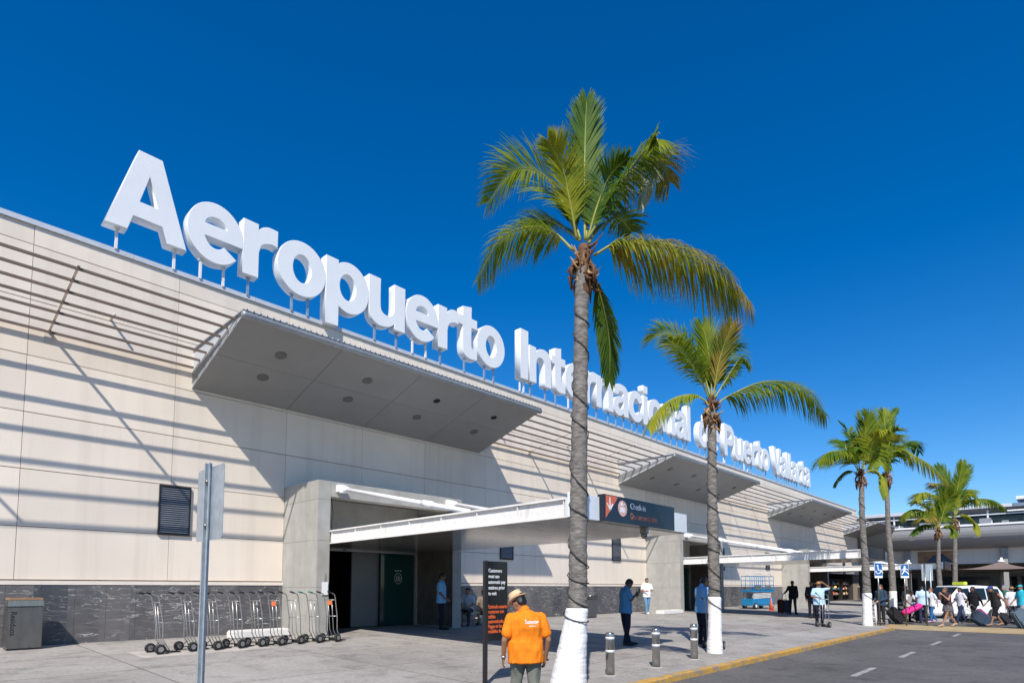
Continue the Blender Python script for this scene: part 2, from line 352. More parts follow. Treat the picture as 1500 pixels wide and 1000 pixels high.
def text_mesh(txt, size, extrude=.002, bold=0, xs=1.0, space=1.0, line=1.0):
    cu = bpy.data.curves.new('t', 'FONT'); cu.body = txt; cu.size = size; cu.extrude = extrude; cu.offset = bold
    cu.space_character = space; cu.space_line = line; cu.resolution_u = 3
    me = baked(bpy.data.objects.new('t', cu))
    for v in me.vertices: v.co.x *= xs
    return me
def text_part(name, txt, size, mtl, mtx, parent, **kw):
    me = text_mesh(txt, size, **kw); me.transform(mtx); me.materials.clear(); me.materials.append(mtl); me.name = name
    o = bpy.data.objects.new(name, me); COL.objects.link(o); o.parent = parent; return o
STAND = Matrix.Rotation(pi/2, 4, 'X')        # text lying in x/y -> standing in x/z, readable from -Y
def gz(y): return -.25+(y-5.07)*.25/11.43
# ================================================================ SETTING
SUN = V((1.39, 1.0, -1.79)).normalized()
def setting():
    g = MB()
    # one sheet out to the horizon
    g.quad((-1500,-1500,-.40),(1500,-1500,-.40),(1500,1500,-.40),(-1500,1500,-.40))
    tag(g.build('ground', M['asphalt']), kind='structure')
    # sidewalk, sloping gently up to the building
    out = [(-40,5.07),(26.3,5.07)]
    for i in range(1,7): a = -pi/2+i*pi/2/6; out.append((26.3+1.2*cos(a), 6.27+1.2*sin(a)))
    NP = len(out)-1
    out += [(36,6.45),(71.5,14.4)]
    inner = []
    s = MB(); pts = [(x, y+.15 if i < 2 else y) for i,(x,y) in enumerate(out)]
    s2 = MB()
    # split in strips so every vertex sits on the sloping plane
    poly = out+[(71.5,16.5),(-40,16.5)]
    s._add([(x,y,gz(y)) for x,y in poly], [tuple(range(len(poly)))])
    s.build('sw', M['paving']).name = 'sidewalk'; tag(bpy.data.objects['sidewalk'], kind='structure')
    k = MB(); w = .13; h = .012
    # kerb as a run of stones with tiny height differences
    def off(i):
        a = V(out[max(i-1,0)]); b = V(out[min(i+1,len(out)-1)]); t = (b-a).normalized(); return V((-t.y, t.x))
    seg = []
    for i in range(len(out)-1):
        a, b = V(out[i]), V(out[i+1]); L = (b-a).length; n = max(1, int(round(L/1.0)))
        for j in range(n): seg.append((a.lerp(b, j/n), a.lerp(b, (j+1)/n), off(i) if j == 0 and i > 0 else V((-(b-a).normalized().y, (b-a).normalized().x)), off(i+1) if j == n-1 else V((-(b-a).normalized().y, (b-a).normalized().x))))
    kc = MB(); K0 = k
    for a, b, na, nb in seg:
        k = K0 if (a.x < 27.45 and b.x < 27.6) else kc
        dz = random.uniform(0, .006); o_ = random.uniform(-.006, .006)
        ai, bi = a+na*w, b+nb*w; ao, bo = a-na*(.004+o_), b-nb*(.004+o_)
        vs = []
        for (q, qi) in ((ao, ai), (bo, bi)):
            vs += [(q.x,q.y,-.42),(q.x,q.y,gz(q.y)-.012+dz),(q.x+(qi.x-q.x)*.12,q.y+(qi.y-q.y)*.12,gz(q.y)+.008+dz),(qi.x,qi.y,gz(qi.y)+.010+dz),(qi.x,qi.y,-.42)]
        k._add(vs, [(0,1,6,5),(1,2,7,6),(2,3,8,7),(3,4,9,8),(0,4,3,2,1),(5,6,7,8,9)])
    tag(K0.build('kerb', M['kerb']), kind='structure'); tag(kc.build('plain_kerb', M['kerb_conc']), kind='structure')
    gt = MB(); prof = [(4.45,-.397),(4.75,-.385),(4.98,-.362),(5.085,-.338),(5.085,-.41),(4.45,-.41)]
    gt.prism(prof, 'x', -40, 26.2)
    for i in range(1): pass
    tag(gt.build('gutter', M['asphalt']), kind='structure')
    d = MB()
    for x in (0.2, 4.4, 8.5, 12.6, 16.75, 20.9, 25.1):
        n = 5; y0, y1 = 3.06, 3.19
        d.quad((x,y0,-.394),(x+1.7,y0+.01,-.394),(x+1.68,y1,-.394),(x+.02,y1-.01,-.394))
    for x in (33.5, 37.6): d.quad((x,3.06,-.394),(x+1.7,3.06,-.394),(x+1.7,3.19,-.394),(x,3.19,-.394))
    tag(d.build('lane_marking', M['dash']), kind='structure')
    c = MB(); c.quad((27.95,-9,-.394),(31.6,-9,-.394),(31.6,6.2,-.394),(27.95,6.2,-.394))
    tag(c.build('crossing', M['xing']), kind='structure')
    pt = MB(); pt.quad((3.6,12.9,gz(12.9)+.004),(6.1,12.9,gz(12.9)+.004),(6.15,14.1,gz(14.1)+.004),(3.62,14.1,gz(14.1)+.004))
    tag(pt.build('sidewalk_patch', paving('patch_concrete', (.42,.38,.34), (.47,.43,.39), None, .15)), kind='structure')
    # island with the farther palms
    i_ = MB(); i_.prism([(35.2,4.4),(55,4.4),(55.4,5.2),(55,6.9),(35.2,6.9),(34.8,5.6)], 'z', -.42, -.25)
    i_.build('traffic_island', M['kerb_conc'], bevel=.03); tag(bpy.data.objects['traffic_island'], kind='structure')
    # opposite sidewalk behind the viewpoint, low wall far away
    o_ = MB(); o_.box(-60, 120, -14, -8, -.42, -.25); tag(o_.build('far_sidewalk', M['paving']), kind='structure')
    # world
    w_ = bpy.data.worlds.new('World'); scene.world = w_; w_.use_nodes = True; nt = w_.node_tree
    bg = nt.nodes['Background']; sk = nt.nodes.new('ShaderNodeTexSky'); sk.sky_type = 'NISHITA'; sk.sun_disc = False
    sk.sun_elevation = math.asin(-SUN.z); az = atan2(-SUN.x, -SUN.y); sk.sun_rotation = az
    sk.altitude = 0; sk.air_density = 1.0; sk.dust_density = .25; sk.ozone_density = 5.0
    hs = nt.nodes.new('ShaderNodeHueSaturation'); hs.inputs['Hue'].default_value = .506; hs.inputs['Saturation'].default_value = 1.38; hs.inputs['Value'].default_value = 1.08
    nt.links.new(sk.outputs[0], hs.inputs['Color']); nt.links.new(hs.outputs[0], bg.inputs[0]); bg.inputs[1].default_value = .115
    l = bpy.data.lights.new('sun', 'SUN'); l.energy = 4.9; l.angle = radians(.55); l.color = (1, .945, .86)
    lo = bpy.data.objects.new('sun', l); COL.objects.link(lo); lo.rotation_euler = SUN.to_track_quat('-Z','Y').to_euler()
    lo.location = (-30,-30,50)
    scene.view_settings.view_transform = 'Standard'; scene.view_settings.look = 'None'; scene.view_settings.gamma = 1
    scene.view_settings.exposure = .21
setting()
# ================================================================ TERMINAL
PER = 19.95; WY = 16.5; ROOF = 9.38
ZJ = [1.42, 2.57, 3.82, 5.07, 6.33, 7.58, 8.83, 9.33]
AX0, AX1 = 5.44, 15.75
XEND = 70.5
def terminal():
    T = thing('terminal_building', 'long beige panelled airport terminal with dark stone base and grey wedge awnings', 'building', (0, WY, 0))
    # X boundaries of the panels
    xs = []
    for k in range(-2, 4):
        o = k*PER
        xs += [8.03+o, 10.58+o, 13.13+o]+[13.13+o+2.97*i for i in range(1,5)]
    xs = [x for x in xs if x < XEND-.5]+[XEND]
    p = MB()
    g = .009
    portals = [8.03+k*PER for k in range(0,3)]
    def in_portal(x): return any(a-.01 <= x < a+5.09 for a in portals)
    def in_shop(x): return 55.9 < x < XEND-.6
    for i in range(len(xs)-1):
        for j in range(len(ZJ)-1):
            if in_portal(xs[i]+.02) and ZJ[j+1] <= 2.6: continue
            if in_shop(xs[i]+.02) and ZJ[j+1] <= 2.6: continue
            yo = random.uniform(-.003,.003); p.cur = random.choice((0,0,1,2))
            p.box(xs[i]+.005, xs[i+1]-.005, WY+yo, WY+.06, ZJ[j]+g, ZJ[j+1]-g)
    p.build('wall', [M['panel'], M['panel_b'], M['panel_c']], T, True)
    b = MB()
    # backing wall with openings
    segs = []; x = -32
    ops = [(a+.30, a+4.8) for a in portals]+[(56.2, XEND-.8)]
    for a, c in ops: segs.append((x, a)); x = c
    segs.append((x, XEND))
    for a, c in segs: b.box(a, c, WY+.03, WY+.4, -.5, 2.58)
    b.box(-32, XEND, WY+.03, WY+.4, 2.58, ROOF-.03)
    b.box(XEND-.3, XEND-.01, WY+.4, WY+25, -.5, ROOF-.03); b.box(-32, -31.7, WY+.4, WY+25, -.5, ROOF-.03)
    b.build('backing_wall', M['gap'], T, True)
    r = MB(); r.box(-32, XEND-.31, WY+.4, WY+25, ROOF-.35, ROOF-.1); r.build('roof', M['cap'], T, True)
    c = MB(); x = -32
    while x < XEND: c.box(x+.004, min(x+3, XEND+.05)-.004, WY-.05, WY+.45, ROOF-.06, ROOF); c.box(x+.004, min(x+3, XEND+.05)-.004, WY-.052, WY-.03, ROOF-.12, ROOF-.061); x += 3
    c.build('parapet_cap', M['cap'], T, True)
    def base(a, c_):
        n = max(1, round((c_-a)/.61)); w = (c_-a)/n
        m = MB(); lg = MB()
        for i in range(n):
            m.box(a+i*w+.002, a+(i+1)*w-.002, WY-.03+random.uniform(-.002,.002), WY+.02, -.05, 1.31)
        lg.box(a, c_, WY-.045, WY+.02, 1.313, 1.40)
        m.build('stone_base', M['marble'], T, True); lg.build('ledge', M['ledge'], T, True)
    x = -32
    for a in portals+[55.9]:
        base(x, a); x = a+5.1
        if a == 55.9: x = XEND-.6
    base(x, XEND)
    # wedge awnings
    for k in range(4):
        a, c_ = AX0+k*PER, AX1+k*PER
        if k == 3: c_ = XEND+3
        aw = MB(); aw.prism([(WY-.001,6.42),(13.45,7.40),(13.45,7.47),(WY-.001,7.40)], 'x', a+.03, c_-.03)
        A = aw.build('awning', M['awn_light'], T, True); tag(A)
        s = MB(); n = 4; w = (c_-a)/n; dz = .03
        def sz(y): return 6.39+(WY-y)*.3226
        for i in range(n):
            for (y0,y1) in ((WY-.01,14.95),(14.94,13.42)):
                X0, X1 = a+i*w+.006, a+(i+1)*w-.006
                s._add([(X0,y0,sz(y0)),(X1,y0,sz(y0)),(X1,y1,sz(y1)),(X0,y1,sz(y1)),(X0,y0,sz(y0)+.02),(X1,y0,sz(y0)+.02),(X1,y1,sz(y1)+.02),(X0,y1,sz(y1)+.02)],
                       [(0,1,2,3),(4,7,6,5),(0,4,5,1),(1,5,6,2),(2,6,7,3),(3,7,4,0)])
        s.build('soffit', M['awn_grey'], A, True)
        SO = bpy.data.objects[-1] if False else None
        # corrugated sheet roof with rolled zinc edge
        z = MB(); nr = int((c_-a)/.06); z.tube([(a-.02+(c_-a+.04)*i/nr,13.42,7.40) for i in range(nr+1)], [.088 if i % 2 else .076 for i in range(nr+1)], 12)
        X = a
        while X < c_: z.tube([(X+.06,13.36,7.505),(X+.06,WY-.05,7.46)], .032, 6); X += .155
        z.prism([(13.36,7.475),(13.36,7.50),(WY-.02,7.43),(WY-.02,7.405)], 'x', a-.02, c_+.02)
        z.build('roof_sheet', M['zinc'], A, True)
        # stepped side fins
        for X, sg in ((a,-1),(c_,1)):
            f = MB()
            for i in range(7):
                d = .1+.43*i; y = WY-d; zz = 6.9+.19*d
                if d*.3226 > .06: f.bar((X, y, zz-.02), (X, WY-.02, zz-.02-d*.3226), .012, .014, (0,0,1))
            f.build('side_fin', M['awn_dark'], A, True)
        lc = MB(); lb = MB()
        for i in range(4):
            for rrow, y in enumerate((15.35, 14.35)):
                xc = a+1.35+i*(c_-a-2.7)/3
                t = MB(); isb = (rrow == 1 and i >= 2)
                cc = V((xc, y, sz(y)-.004)); u = V((1,0,0)); v = V((0,1,-.3226)).normalized(); nn = u.cross(v)
                rr = .11 if isb else .15
                t.loft([(cc+nn*0.02, u*rr, v*rr), (cc-nn*0.008 if nn.z > 0 else cc+nn*.008, u*rr, v*rr)], 20, False); t.build('downlight', M['black_hole'] if isb else M['awn_dark'], A, True)
    # louvres between the awnings
    spans = [(-32, AX0, [AX0-3.0, AX0-7.0, AX0-11, AX0-15])]
    for k in range(3): spans.append((AX1+k*PER, AX0+(k+1)*PER, [AX1+k*PER+2.9, AX0+(k+1)*PER-2.85]))
    for a, c_, arms in spans:
        s = MB()
        for i in range(7):
            d = .1+.43*i; y = WY-d; z = 6.9+.19*d
            s.box(a, c_-.002, y-.026, y+.026, z-.024, z+.024)
        S = s.build('sun_louver', M['slat'], T, True)
        for X in arms:
            b = MB(); b.bar((X, WY, 6.955), (X, WY-2.74, 7.475), .05, .05); b.box(X-.08, X+.08, WY-.012, WY-.001, 6.7, 6.98)
            b.build('bracket_arm', M['arm'], S, True)
        n = MB()
        for X in [(a if a > -20 else -6.6)+1.0+q for q in ((0,4.5,8.6) if a > 0 else (4.9, 9.2))]:
            n.tube([(X,WY,7.62),(X,WY-.34,7.64)], .03, 8)
        n.build('flood_stub', M['arm'], T, True)
    # vents
    for k in range(4):
        for xv, z0, z1, w in ((4.79, 2.55, 3.80, .73), (16.9, 2.35, 3.75, .74)):
            X = xv+k*PER
            if X > 66 : continue
            fr = MB(); fr.box(X, X+w, WY-.06, WY-.002, z0, z0+.04); fr.box(X, X+w, WY-.06, WY-.002, z1-.04, z1)
            fr.box(X, X+.035, WY-.06, WY-.002, z0+.04, z1-.04); fr.box(X+w-.035, X+w, WY-.06, WY-.002, z0+.04, z1-.04)
            fr.box(X+.036, X+w-.036, WY-.012, WY-.003, z0+.041, z1-.041)
            FR = fr.build('vent', M['black'], T, True)
            sl = MB(); z = z0+.07
            while z < z1-.06:
                sl.quad((X+.036,WY-.055,z),(X+w-.036,WY-.055,z),(X+w-.036,WY-.02,z+.035),(X+.036,WY-.02,z+.035))
                sl.quad((X+.036,WY-.055,z),(X+w-.036,WY-.055,z),(X+w-.036,WY-.055,z+.012),(X+.036,WY-.055,z+.012)); z += .052
            sl.build('vent_blade', M['vent_blade'], FR, True, fixn=False)
    for (X,z) in ((24.9,4.7),): pass
    # portals with doors and canopies
    for k, a in enumerate(portals):
        pt = MB(); YF = 14.57; e = a+5.1; TZ = 4.12
        def seam(x0,x1,y0,y1,z0,z1, zs, ax):
            zz = [z0]+[q for q in zs if z0 < q < z1]+[z1]
            for q0, q1 in zip(zz, zz[1:]): pt.box(x0,x1,y0,y1,q0+(.006 if q0 > z0 else 0),q1)
        ym = (YF+WY)/2
        for (x0,x1) in ((a,a+.36),(e-.36,e)):
            for (y0,y1) in ((YF, YF+.62),(YF+.626, YF+1.27),(YF+1.276, WY-.002)):
                seam(x0,x1,y0,y1,-.12,TZ-.002,(1.25,2.5,3.6),'y')
        zx = [a+.362, a+1.6, a+3.0, a+4.1, e-.362]
        for x0,x1 in zip(zx, zx[1:]): pt.box(x0+.005,x1,YF+.004,YF+.4,3.70,TZ-.004)
        pt.box(a+.361,e-.361,YF+.41,WY-.003,TZ-.2,TZ-.012)
        P = pt.build('portal', M['conc'], T, True)
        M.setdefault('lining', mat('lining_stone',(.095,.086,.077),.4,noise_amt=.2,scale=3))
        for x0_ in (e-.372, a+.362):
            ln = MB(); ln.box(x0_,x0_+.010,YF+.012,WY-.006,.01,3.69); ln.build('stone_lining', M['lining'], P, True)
        hdr = MB(); hdr.box(a+.361,e-.361,WY-.09,WY-.004,2.5,3.9)
        hdr.build('back_wall', M['conc'], P, True)
        # doors
        D = MB(); D.box(a+.361,e-.361,WY-.14,WY-.0902,2.36,2.49); D.box(e-.44,e-.364,WY-.12,WY-.03,0,2.358); D.box(a+.364,a+.42,WY-.12,WY-.03,0,2.358)
        DR = D.build('door_frame', M['frame_light'], T, True)
        q = MB(); q.box(a+3.3,e-.445,WY-.05,WY-.03,.02,2.355); q.build('door_leaf', M['teal'], DR, True)
        q = MB(); q.box(a+2.28,a+3.285,WY+.04,WY+.06,.02,2.355); q.build('door_leaf', M['in_panel'], DR, True)
        q = MB(); q.box(a+3.265,a+3.299,WY-.055,WY-.02,.02,2.355); q.box(a+2.25,a+2.279,WY+.035,WY+.07,.02,2.355); q.box(a+1.5,a+1.53,WY+.3,WY+.34,.02,2.355); q.build('door_stile', M['black'], DR, True)
        if k == 0:
            lg_ = MB(); cx_, cz_ = a+3.98, 1.55
            for rr in (.13, .085): 
                lg_.loft([((cx_,WY-.056-.002*0,cz_),(rr,0,0),(0,0,rr*1.15)),((cx_,WY-.052,cz_),(rr,0,0),(0,0,rr*1.15))], 24, False) if False else None
            for i in range(24):
                t0, t1 = 2*pi*i/24, 2*pi*(i+1)/24
                for rr in (.14,.075): lg_.bar((cx_+rr*cos(t0),WY-.055,cz_+rr*1.25*sin(t0)),(cx_+rr*cos(t1),WY-.055,cz_+rr*1.25*sin(t1)),.008,.012,(0,1,0))
            for q_ in (-.1,0,.1): lg_.box(cx_+q_-.03,cx_+q_+.03,WY-.058,WY-.051,cz_+.24,cz_+.27)
            lg_.bar((cx_,WY-.056,cz_-.06),(cx_,WY-.056,cz_+.06),.02,.008,(0,1,0))
            lg_.build('door_emblem', M['txt_white'], DR, True)
        sn = MB(); sn.loft([((a+1.9,WY-.145,2.42),(.1,0,0),(0,0,.035)),((a+1.9,WY-.18,2.42),(.08,0,0),(0,0,.028))],16); sn.build('door_sensor', M['black'], DR, True)
        # room behind
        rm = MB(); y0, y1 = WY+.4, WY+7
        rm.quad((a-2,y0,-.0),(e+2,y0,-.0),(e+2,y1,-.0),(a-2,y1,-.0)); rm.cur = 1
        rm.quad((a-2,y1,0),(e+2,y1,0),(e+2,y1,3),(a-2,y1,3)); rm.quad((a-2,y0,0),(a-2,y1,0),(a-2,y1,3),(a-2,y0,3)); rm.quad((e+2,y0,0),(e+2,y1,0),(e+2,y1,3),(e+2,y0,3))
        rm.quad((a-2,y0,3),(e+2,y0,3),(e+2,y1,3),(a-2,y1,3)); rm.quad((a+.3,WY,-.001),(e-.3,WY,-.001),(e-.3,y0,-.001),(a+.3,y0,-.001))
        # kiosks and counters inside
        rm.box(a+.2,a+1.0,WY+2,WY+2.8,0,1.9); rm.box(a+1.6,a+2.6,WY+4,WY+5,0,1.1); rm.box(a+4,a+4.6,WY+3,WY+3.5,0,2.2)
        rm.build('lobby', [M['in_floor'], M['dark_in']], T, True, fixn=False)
        # projecting entrance canopy
        cx0, cx1 = a+.40, a+4.74; YO = 6.55; YI = WY-.16
        def zb(y): return 2.42+(YF-y)*.0085
        cn = MB()
        def sheet(x0,x1,y0,y1,lo,hi):
            cn._add([(x,y,zb(y)+h) for h in (lo,hi) for y in (y0,y1) for x in (x0,x1)], [(0,2,3,1),(4,5,7,6),(0,1,5,4),(2,6,7,3),(0,4,6,2),(1,3,7,5)])
        sheet(cx0+.05,cx1-.05,YO+.05,YI,.02,.06)
        for X in (cx0, cx1-.012): sheet(X,X+.012,YO,YI,.0,.33)
        for X0,X1 in ((cx0-.05,cx0-.001),(cx1+.001,cx1+.05)): sheet(X0,X1,YO,YF-.01,.001,.022)
        for X0,X1 in ((cx0-.06,cx0-.001),(cx1+.001,cx1+.06)): sheet(X0,X1,YO,YF-.01,.325,.36)
        sheet(cx0+.001,cx1-.013,YO,YO+.012,0,.33); sheet(cx0-.06,cx0+.25,YO-.004,YO-.001,0,.36)
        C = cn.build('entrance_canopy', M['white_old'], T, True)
        n = 7
        for i in range(n+1):
            y = YO+.05+(YF-YO-.15)*i/n
            for X0,X1 in ((cx0-.045,cx0-.002),(cx1+.002,cx1+.045)):
                rb = MB(); rb.box(X0,X1,y-.008,y+.008,zb(y)+.025,zb(y)+.322); rb.build('stiffener', M['white_old'], C, True)
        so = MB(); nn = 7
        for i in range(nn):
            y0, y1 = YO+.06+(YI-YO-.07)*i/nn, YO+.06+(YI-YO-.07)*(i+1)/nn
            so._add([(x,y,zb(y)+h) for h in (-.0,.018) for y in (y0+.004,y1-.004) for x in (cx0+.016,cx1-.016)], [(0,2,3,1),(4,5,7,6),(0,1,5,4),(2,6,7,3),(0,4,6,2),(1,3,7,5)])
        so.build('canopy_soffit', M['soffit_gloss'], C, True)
        for X in (cx0+.22, cx1-.22):
            st = MB(); A_, B_ = V((X,YF-.12,3.93)), V((X,9.35,2.86)); t = (B_-A_).normalized()
            st.tube([A_,B_],.055,12); st.tube([A_-t*.02,A_+t*.28],.085,12); st.tube([A_+t*3.6,A_+t*3.95],.085,12); st.box(X-.11,X+.11,YF-.16,YF-.002,3.84,4.03); st.box(X-.09,X+.09,YF-.30,YF-.161,3.80,3.86)
            st.box(X-.07,X+.07,9.2,9.5,2.80,2.86)
            st.build('tie_rod', M['white'], C, True)
        if k == 0:
            w = MB(); w.tube([(a+.55,YF+.3,3.7),(a+.62,YF+.3,3.3),(a+.56,YF+.3,3.0),(a+.62,YF+.3,2.8)],.008,6); w.build('hanging_cable', M['cable'], P, True)
    # souvenir shop front at the far end
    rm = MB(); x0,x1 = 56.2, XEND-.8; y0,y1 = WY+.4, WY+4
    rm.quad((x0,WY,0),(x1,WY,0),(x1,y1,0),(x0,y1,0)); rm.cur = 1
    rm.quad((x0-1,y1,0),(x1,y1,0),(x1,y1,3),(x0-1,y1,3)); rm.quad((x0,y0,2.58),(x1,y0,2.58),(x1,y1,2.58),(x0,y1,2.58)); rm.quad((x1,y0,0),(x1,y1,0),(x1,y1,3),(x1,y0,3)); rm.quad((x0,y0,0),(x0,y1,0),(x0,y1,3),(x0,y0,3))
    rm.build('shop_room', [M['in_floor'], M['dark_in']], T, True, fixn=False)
    return T
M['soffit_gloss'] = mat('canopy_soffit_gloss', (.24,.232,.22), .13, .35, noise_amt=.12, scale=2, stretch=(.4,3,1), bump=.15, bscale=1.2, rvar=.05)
terminal()
def goods():
    random.seed(5)
    cols = [(.6,.15,.05),(.5,.35,.08),(.15,.3,.12),(.5,.48,.45),(.1,.2,.35),(.4,.08,.08)]
    for i in range(4):
        t = thing('display_shelf', ['shelf of brightly coloured souvenirs at the far shop front, nearest the third entrance','second souvenir shelf in the dark far shop, with a warm lamp','third souvenir shelf in the dark far shop','last souvenir shelf in the dark far shop, by the building corner'][i], 'shelf', (57.6+i*3.3, WY+.7, 0), 0, 'souvenir shelves in the far shop')
        f = MB(); f.box(-1.2,1.2,-.2,.2,0,.05)
        for z in (.5,1.0,1.5,2.0): f.box(-1.2,1.2,-.2,.2,z,z+.03)
        for x in (-1.22,1.2): f.box(x,x+.02,-.2,.2,0,2.1)
        f.build('rack', M['steel_dark'], t)
        for ci in range(3):
            g = MB()
            for z in (.53,1.03,1.53):
                for j in range(5):
                    x = -1.05+random.random()*2.1; h = random.uniform(.12,.38); w = random.uniform(.05,.11)
                    g.lathe([(w*.6,0),(w,h*.3),(w*.8,h*.7),(w*.4,h)], (x,random.uniform(-.14,.1),z), 8)
            k = (i+ci*2) % 6; g.build('goods', mat('goods_paint', cols[k], .6, noise_amt=.3, scale=10), t)
        l = MB(); l.ball((0,-.1,1.30),(.25,.1,.10),8); l.build('lamp', M['warm'], t) if i in (1,2) else None
goods()
# ================================================================ ROOFTOP LETTERS
def arc(cx, cy, rx, ry, a0, a1, n=18): return [(cx+rx*cos(radians(a0+(a1-a0)*i/n)), cy+ry*sin(radians(a0+(a1-a0)*i/n))) for i in range(n+1)]
def rect(x0,x1,y0,y1): return [(x0,y0),(x1,y0),(x1,y1),(x0,y1)]
def spl(pts, n=4):
    out = []; N = len(pts)
    for i in range(N):
        p0,p1,p2,p3 = [pts[(i+q-1)%N] for q in range(4)]
        if len(p1) > 2: out.append(p1[:2]); 
        else: out.append(p1)
        if len(p1) > 2 and len(p2) > 2: continue
        for j in range(1,n):
            t = j/n
            m1 = [(p2[c]-p0[c])*.5 if len(p1) == 2 else (p2[c]-p1[c])*.6 for c in (0,1)]; m2 = [(p3[c]-p1[c])*.5 if len(p2) == 2 else (p2[c]-p1[c])*.6 for c in (0,1)]
            h00,h10,h01,h11 = 2*t**3-3*t*t+1, t**3-2*t*t+t, -2*t**3+3*t*t, t**3-t*t
            out.append(tuple(h00*p1[c]+h10*m1[c]+h01*p2[c]+h11*m2[c] for c in (0,1)))
    return out
C_ = 1 # corner flag
G = {}
G['A'] = ([[(0,0),(.245,.718),(.435,.718),(.68,0),(.515,0),(.472,.135),(.208,.135),(.165,0)],[(.248,.262),(.432,.262),(.34,.565)]], .700)
G['e'] = ([arc(.27,.265,.272,.280,-8,318,40)+arc(.27,.265,.128,.158,312,203,14)+[(.145,.222)],[(.148,.325)]+arc(.27,.325,.122,.100,180,0,12)[1:-1]+[(.392,.325)]], .560)
G['r'] = ([spl([(0,0,C_),(0,.53,C_),(.145,.53,C_),(.148,.448,C_),(.20,.51),(.27,.541),(.365,.54,C_),(.365,.388,C_),(.29,.392),(.19,.345),(.155,.25,C_),(.155,0,C_)])], .385)
G['o'] = ([arc(.29,.265,.29,.282,0,352,44),arc(.29,.265,.125,.160,0,348,30)], .605)
pO = [(0,-.2),(0,.53),(.145,.53),(.147,.472)]+arc(.315,.265,.265,.280,118,-122,26)+[(.155,.052),(.155,-.2)]
pI = arc(.29,.265,.125,.158,0,348,26)
G['p'] = ([pO,pI], .605)
G['d'] = ([[(.58-x,.53-y) for x,y in pO],[(.58-x,.53-y) for x,y in pI]], .605)
uO = spl([(0,.53,C_),(0,.19),(.03,.06),(.10,.0),(.19,-.015),(.31,.01),(.397,.075,C_),(.397,0,C_),(.545,0,C_),(.545,.53,C_),(.39,.53,C_),(.39,.24),(.35,.14),(.26,.115),(.18,.15),(.155,.24),(.155,.53,C_)])
G['u'] = ([uO], .580); G['n'] = ([[(.545-x,.53-y) for x,y in uO]], .580)
G['t'] = ([spl([(0,.42,C_),(.085,.42,C_),(.085,.14),(.12,.03),(.22,-.01),(.355,.0,C_),(.355,.118,C_),(.28,.12),(.24,.165),(.24,.42,C_),(.355,.42,C_),(.355,.53,C_),(.24,.53,C_),(.24,.685,C_),(.085,.655,C_),(.085,.53,C_),(0,.53,C_)])], .375)
G['I'] = ([rect(.02,.19,0,.718)], .240)
G['i'] = ([rect(0,.155,0,.53),rect(0,.155,.598,.718)], .205)
G['l'] = ([rect(0,.155,0,.718)], .205)
G['a'] = ([spl([(.515,0,C_),(.36,0,C_),(.345,.052,C_),(.27,.002),(.17,-.015),(.05,.03),(0,.145),(.04,.255),(.15,.308),(.30,.335),(.356,.365),(.335,.42),(.26,.437),(.185,.42),(.155,.362,C_),(.015,.362,C_),(.05,.475),(.15,.535),(.27,.545),(.41,.525),(.485,.465),(.50,.38),(.50,.12),(.515,.03)],3),spl([(.352,.262,C_),(.25,.230),(.165,.198),(.150,.148),(.185,.105),(.25,.100),(.32,.13),(.352,.19)],3)], .545)
G['c'] = ([arc(.28,.265,.282,.280,35,325,36)+arc(.28,.265,.125,.155,322,38,22)], .560)
G['P'] = ([[(0,0),(0,.718),(.35,.718)]+arc(.36,.488,.25,.230,88,-88,16)+[(.165,.258),(.165,0)],[(.165,.395),(.33,.395)]+arc(.34,.488,.10,.093,-85,85,10)+[(.165,.588)]], .640)
G['V'] = ([[(0,.718),(.17,.718),(.325,.22),(.48,.718),(.65,.718),(.415,0),(.235,0)]], .600)
def letters():
    T = thing('rooftop_sign', 'giant white three-dimensional letters naming the airport along the roof edge', 'sign', (0, 16.44, ROOF))
    EX, EZ = 2.54, 2.84; BASE = 9.90; TH = .17; cache = {}
    words = [('Aeropuerto', 3.36), ('Internacional', 17.86), ('de', 33.95), ('Puerto', 37.65), ('Vallarta', 46.4)]
    feet = {'A':(.1,.6),'e':(.15,.38),'r':(.08,),'o':(.2,.4),'p':(),'u':(.12,.46),'t':(.16,),'I':(.06,.15),'n':(.07,.46),'a':(.15,.43),'c':(.2,.38),'i':(.08,),'l':(.08,),'d':(.18,.46),'P':(.05,.12),'V':(.29,.37)}
    low = {'e':-.01,'o':-.015,'c':-.01,'u':-.01,'t':0,'a':0}
    for w, x in words:
        W = sum(G[c][1] for c in w)*EX
        for ch in w:
            if ch not in cache:
                cu = bpy.data.curves.new('g', 'CURVE'); cu.dimensions = '2D'; cu.fill_mode = 'BOTH'; cu.extrude = TH-.012; cu.bevel_depth = .012; cu.bevel_resolution = 1; cu.offset = .016
                for lp in G[ch][0]:
                    sp = cu.splines.new('POLY'); sp.points.add(len(lp)-1); sp.use_cyclic_u = True
                    for i,(u,v) in enumerate(lp): sp.points[i].co = (u*EX, v*EZ, 0, 1)
                me = baked(bpy.data.objects.new('g', cu))
                me.transform(STAND); me.materials.clear(); me.materials.append(M['letter']); me.name = 'letter'; cache[ch] = me
            o = bpy.data.objects.new('letter', cache[ch]); COL.objects.link(o); o.parent = T
            o.location = (x, 0, BASE-ROOF); o['label'] = 'white block letter %s' % ch
            if True:
                for f in feet[ch]:
                    p = MB(); q = f*EX; zt = .06 if ch != 'V' else .1
                    p.box(q-.028,q+.028,-.03,.03,ROOF-BASE-.02,zt); p.box(q-.06,q+.06,-.05,.05,-.055,-.03)
                    p.build('post', M['white_old'] if ch in 'AeIP' else M['galv'], o)
            x += G[ch][1]*EX
letters()
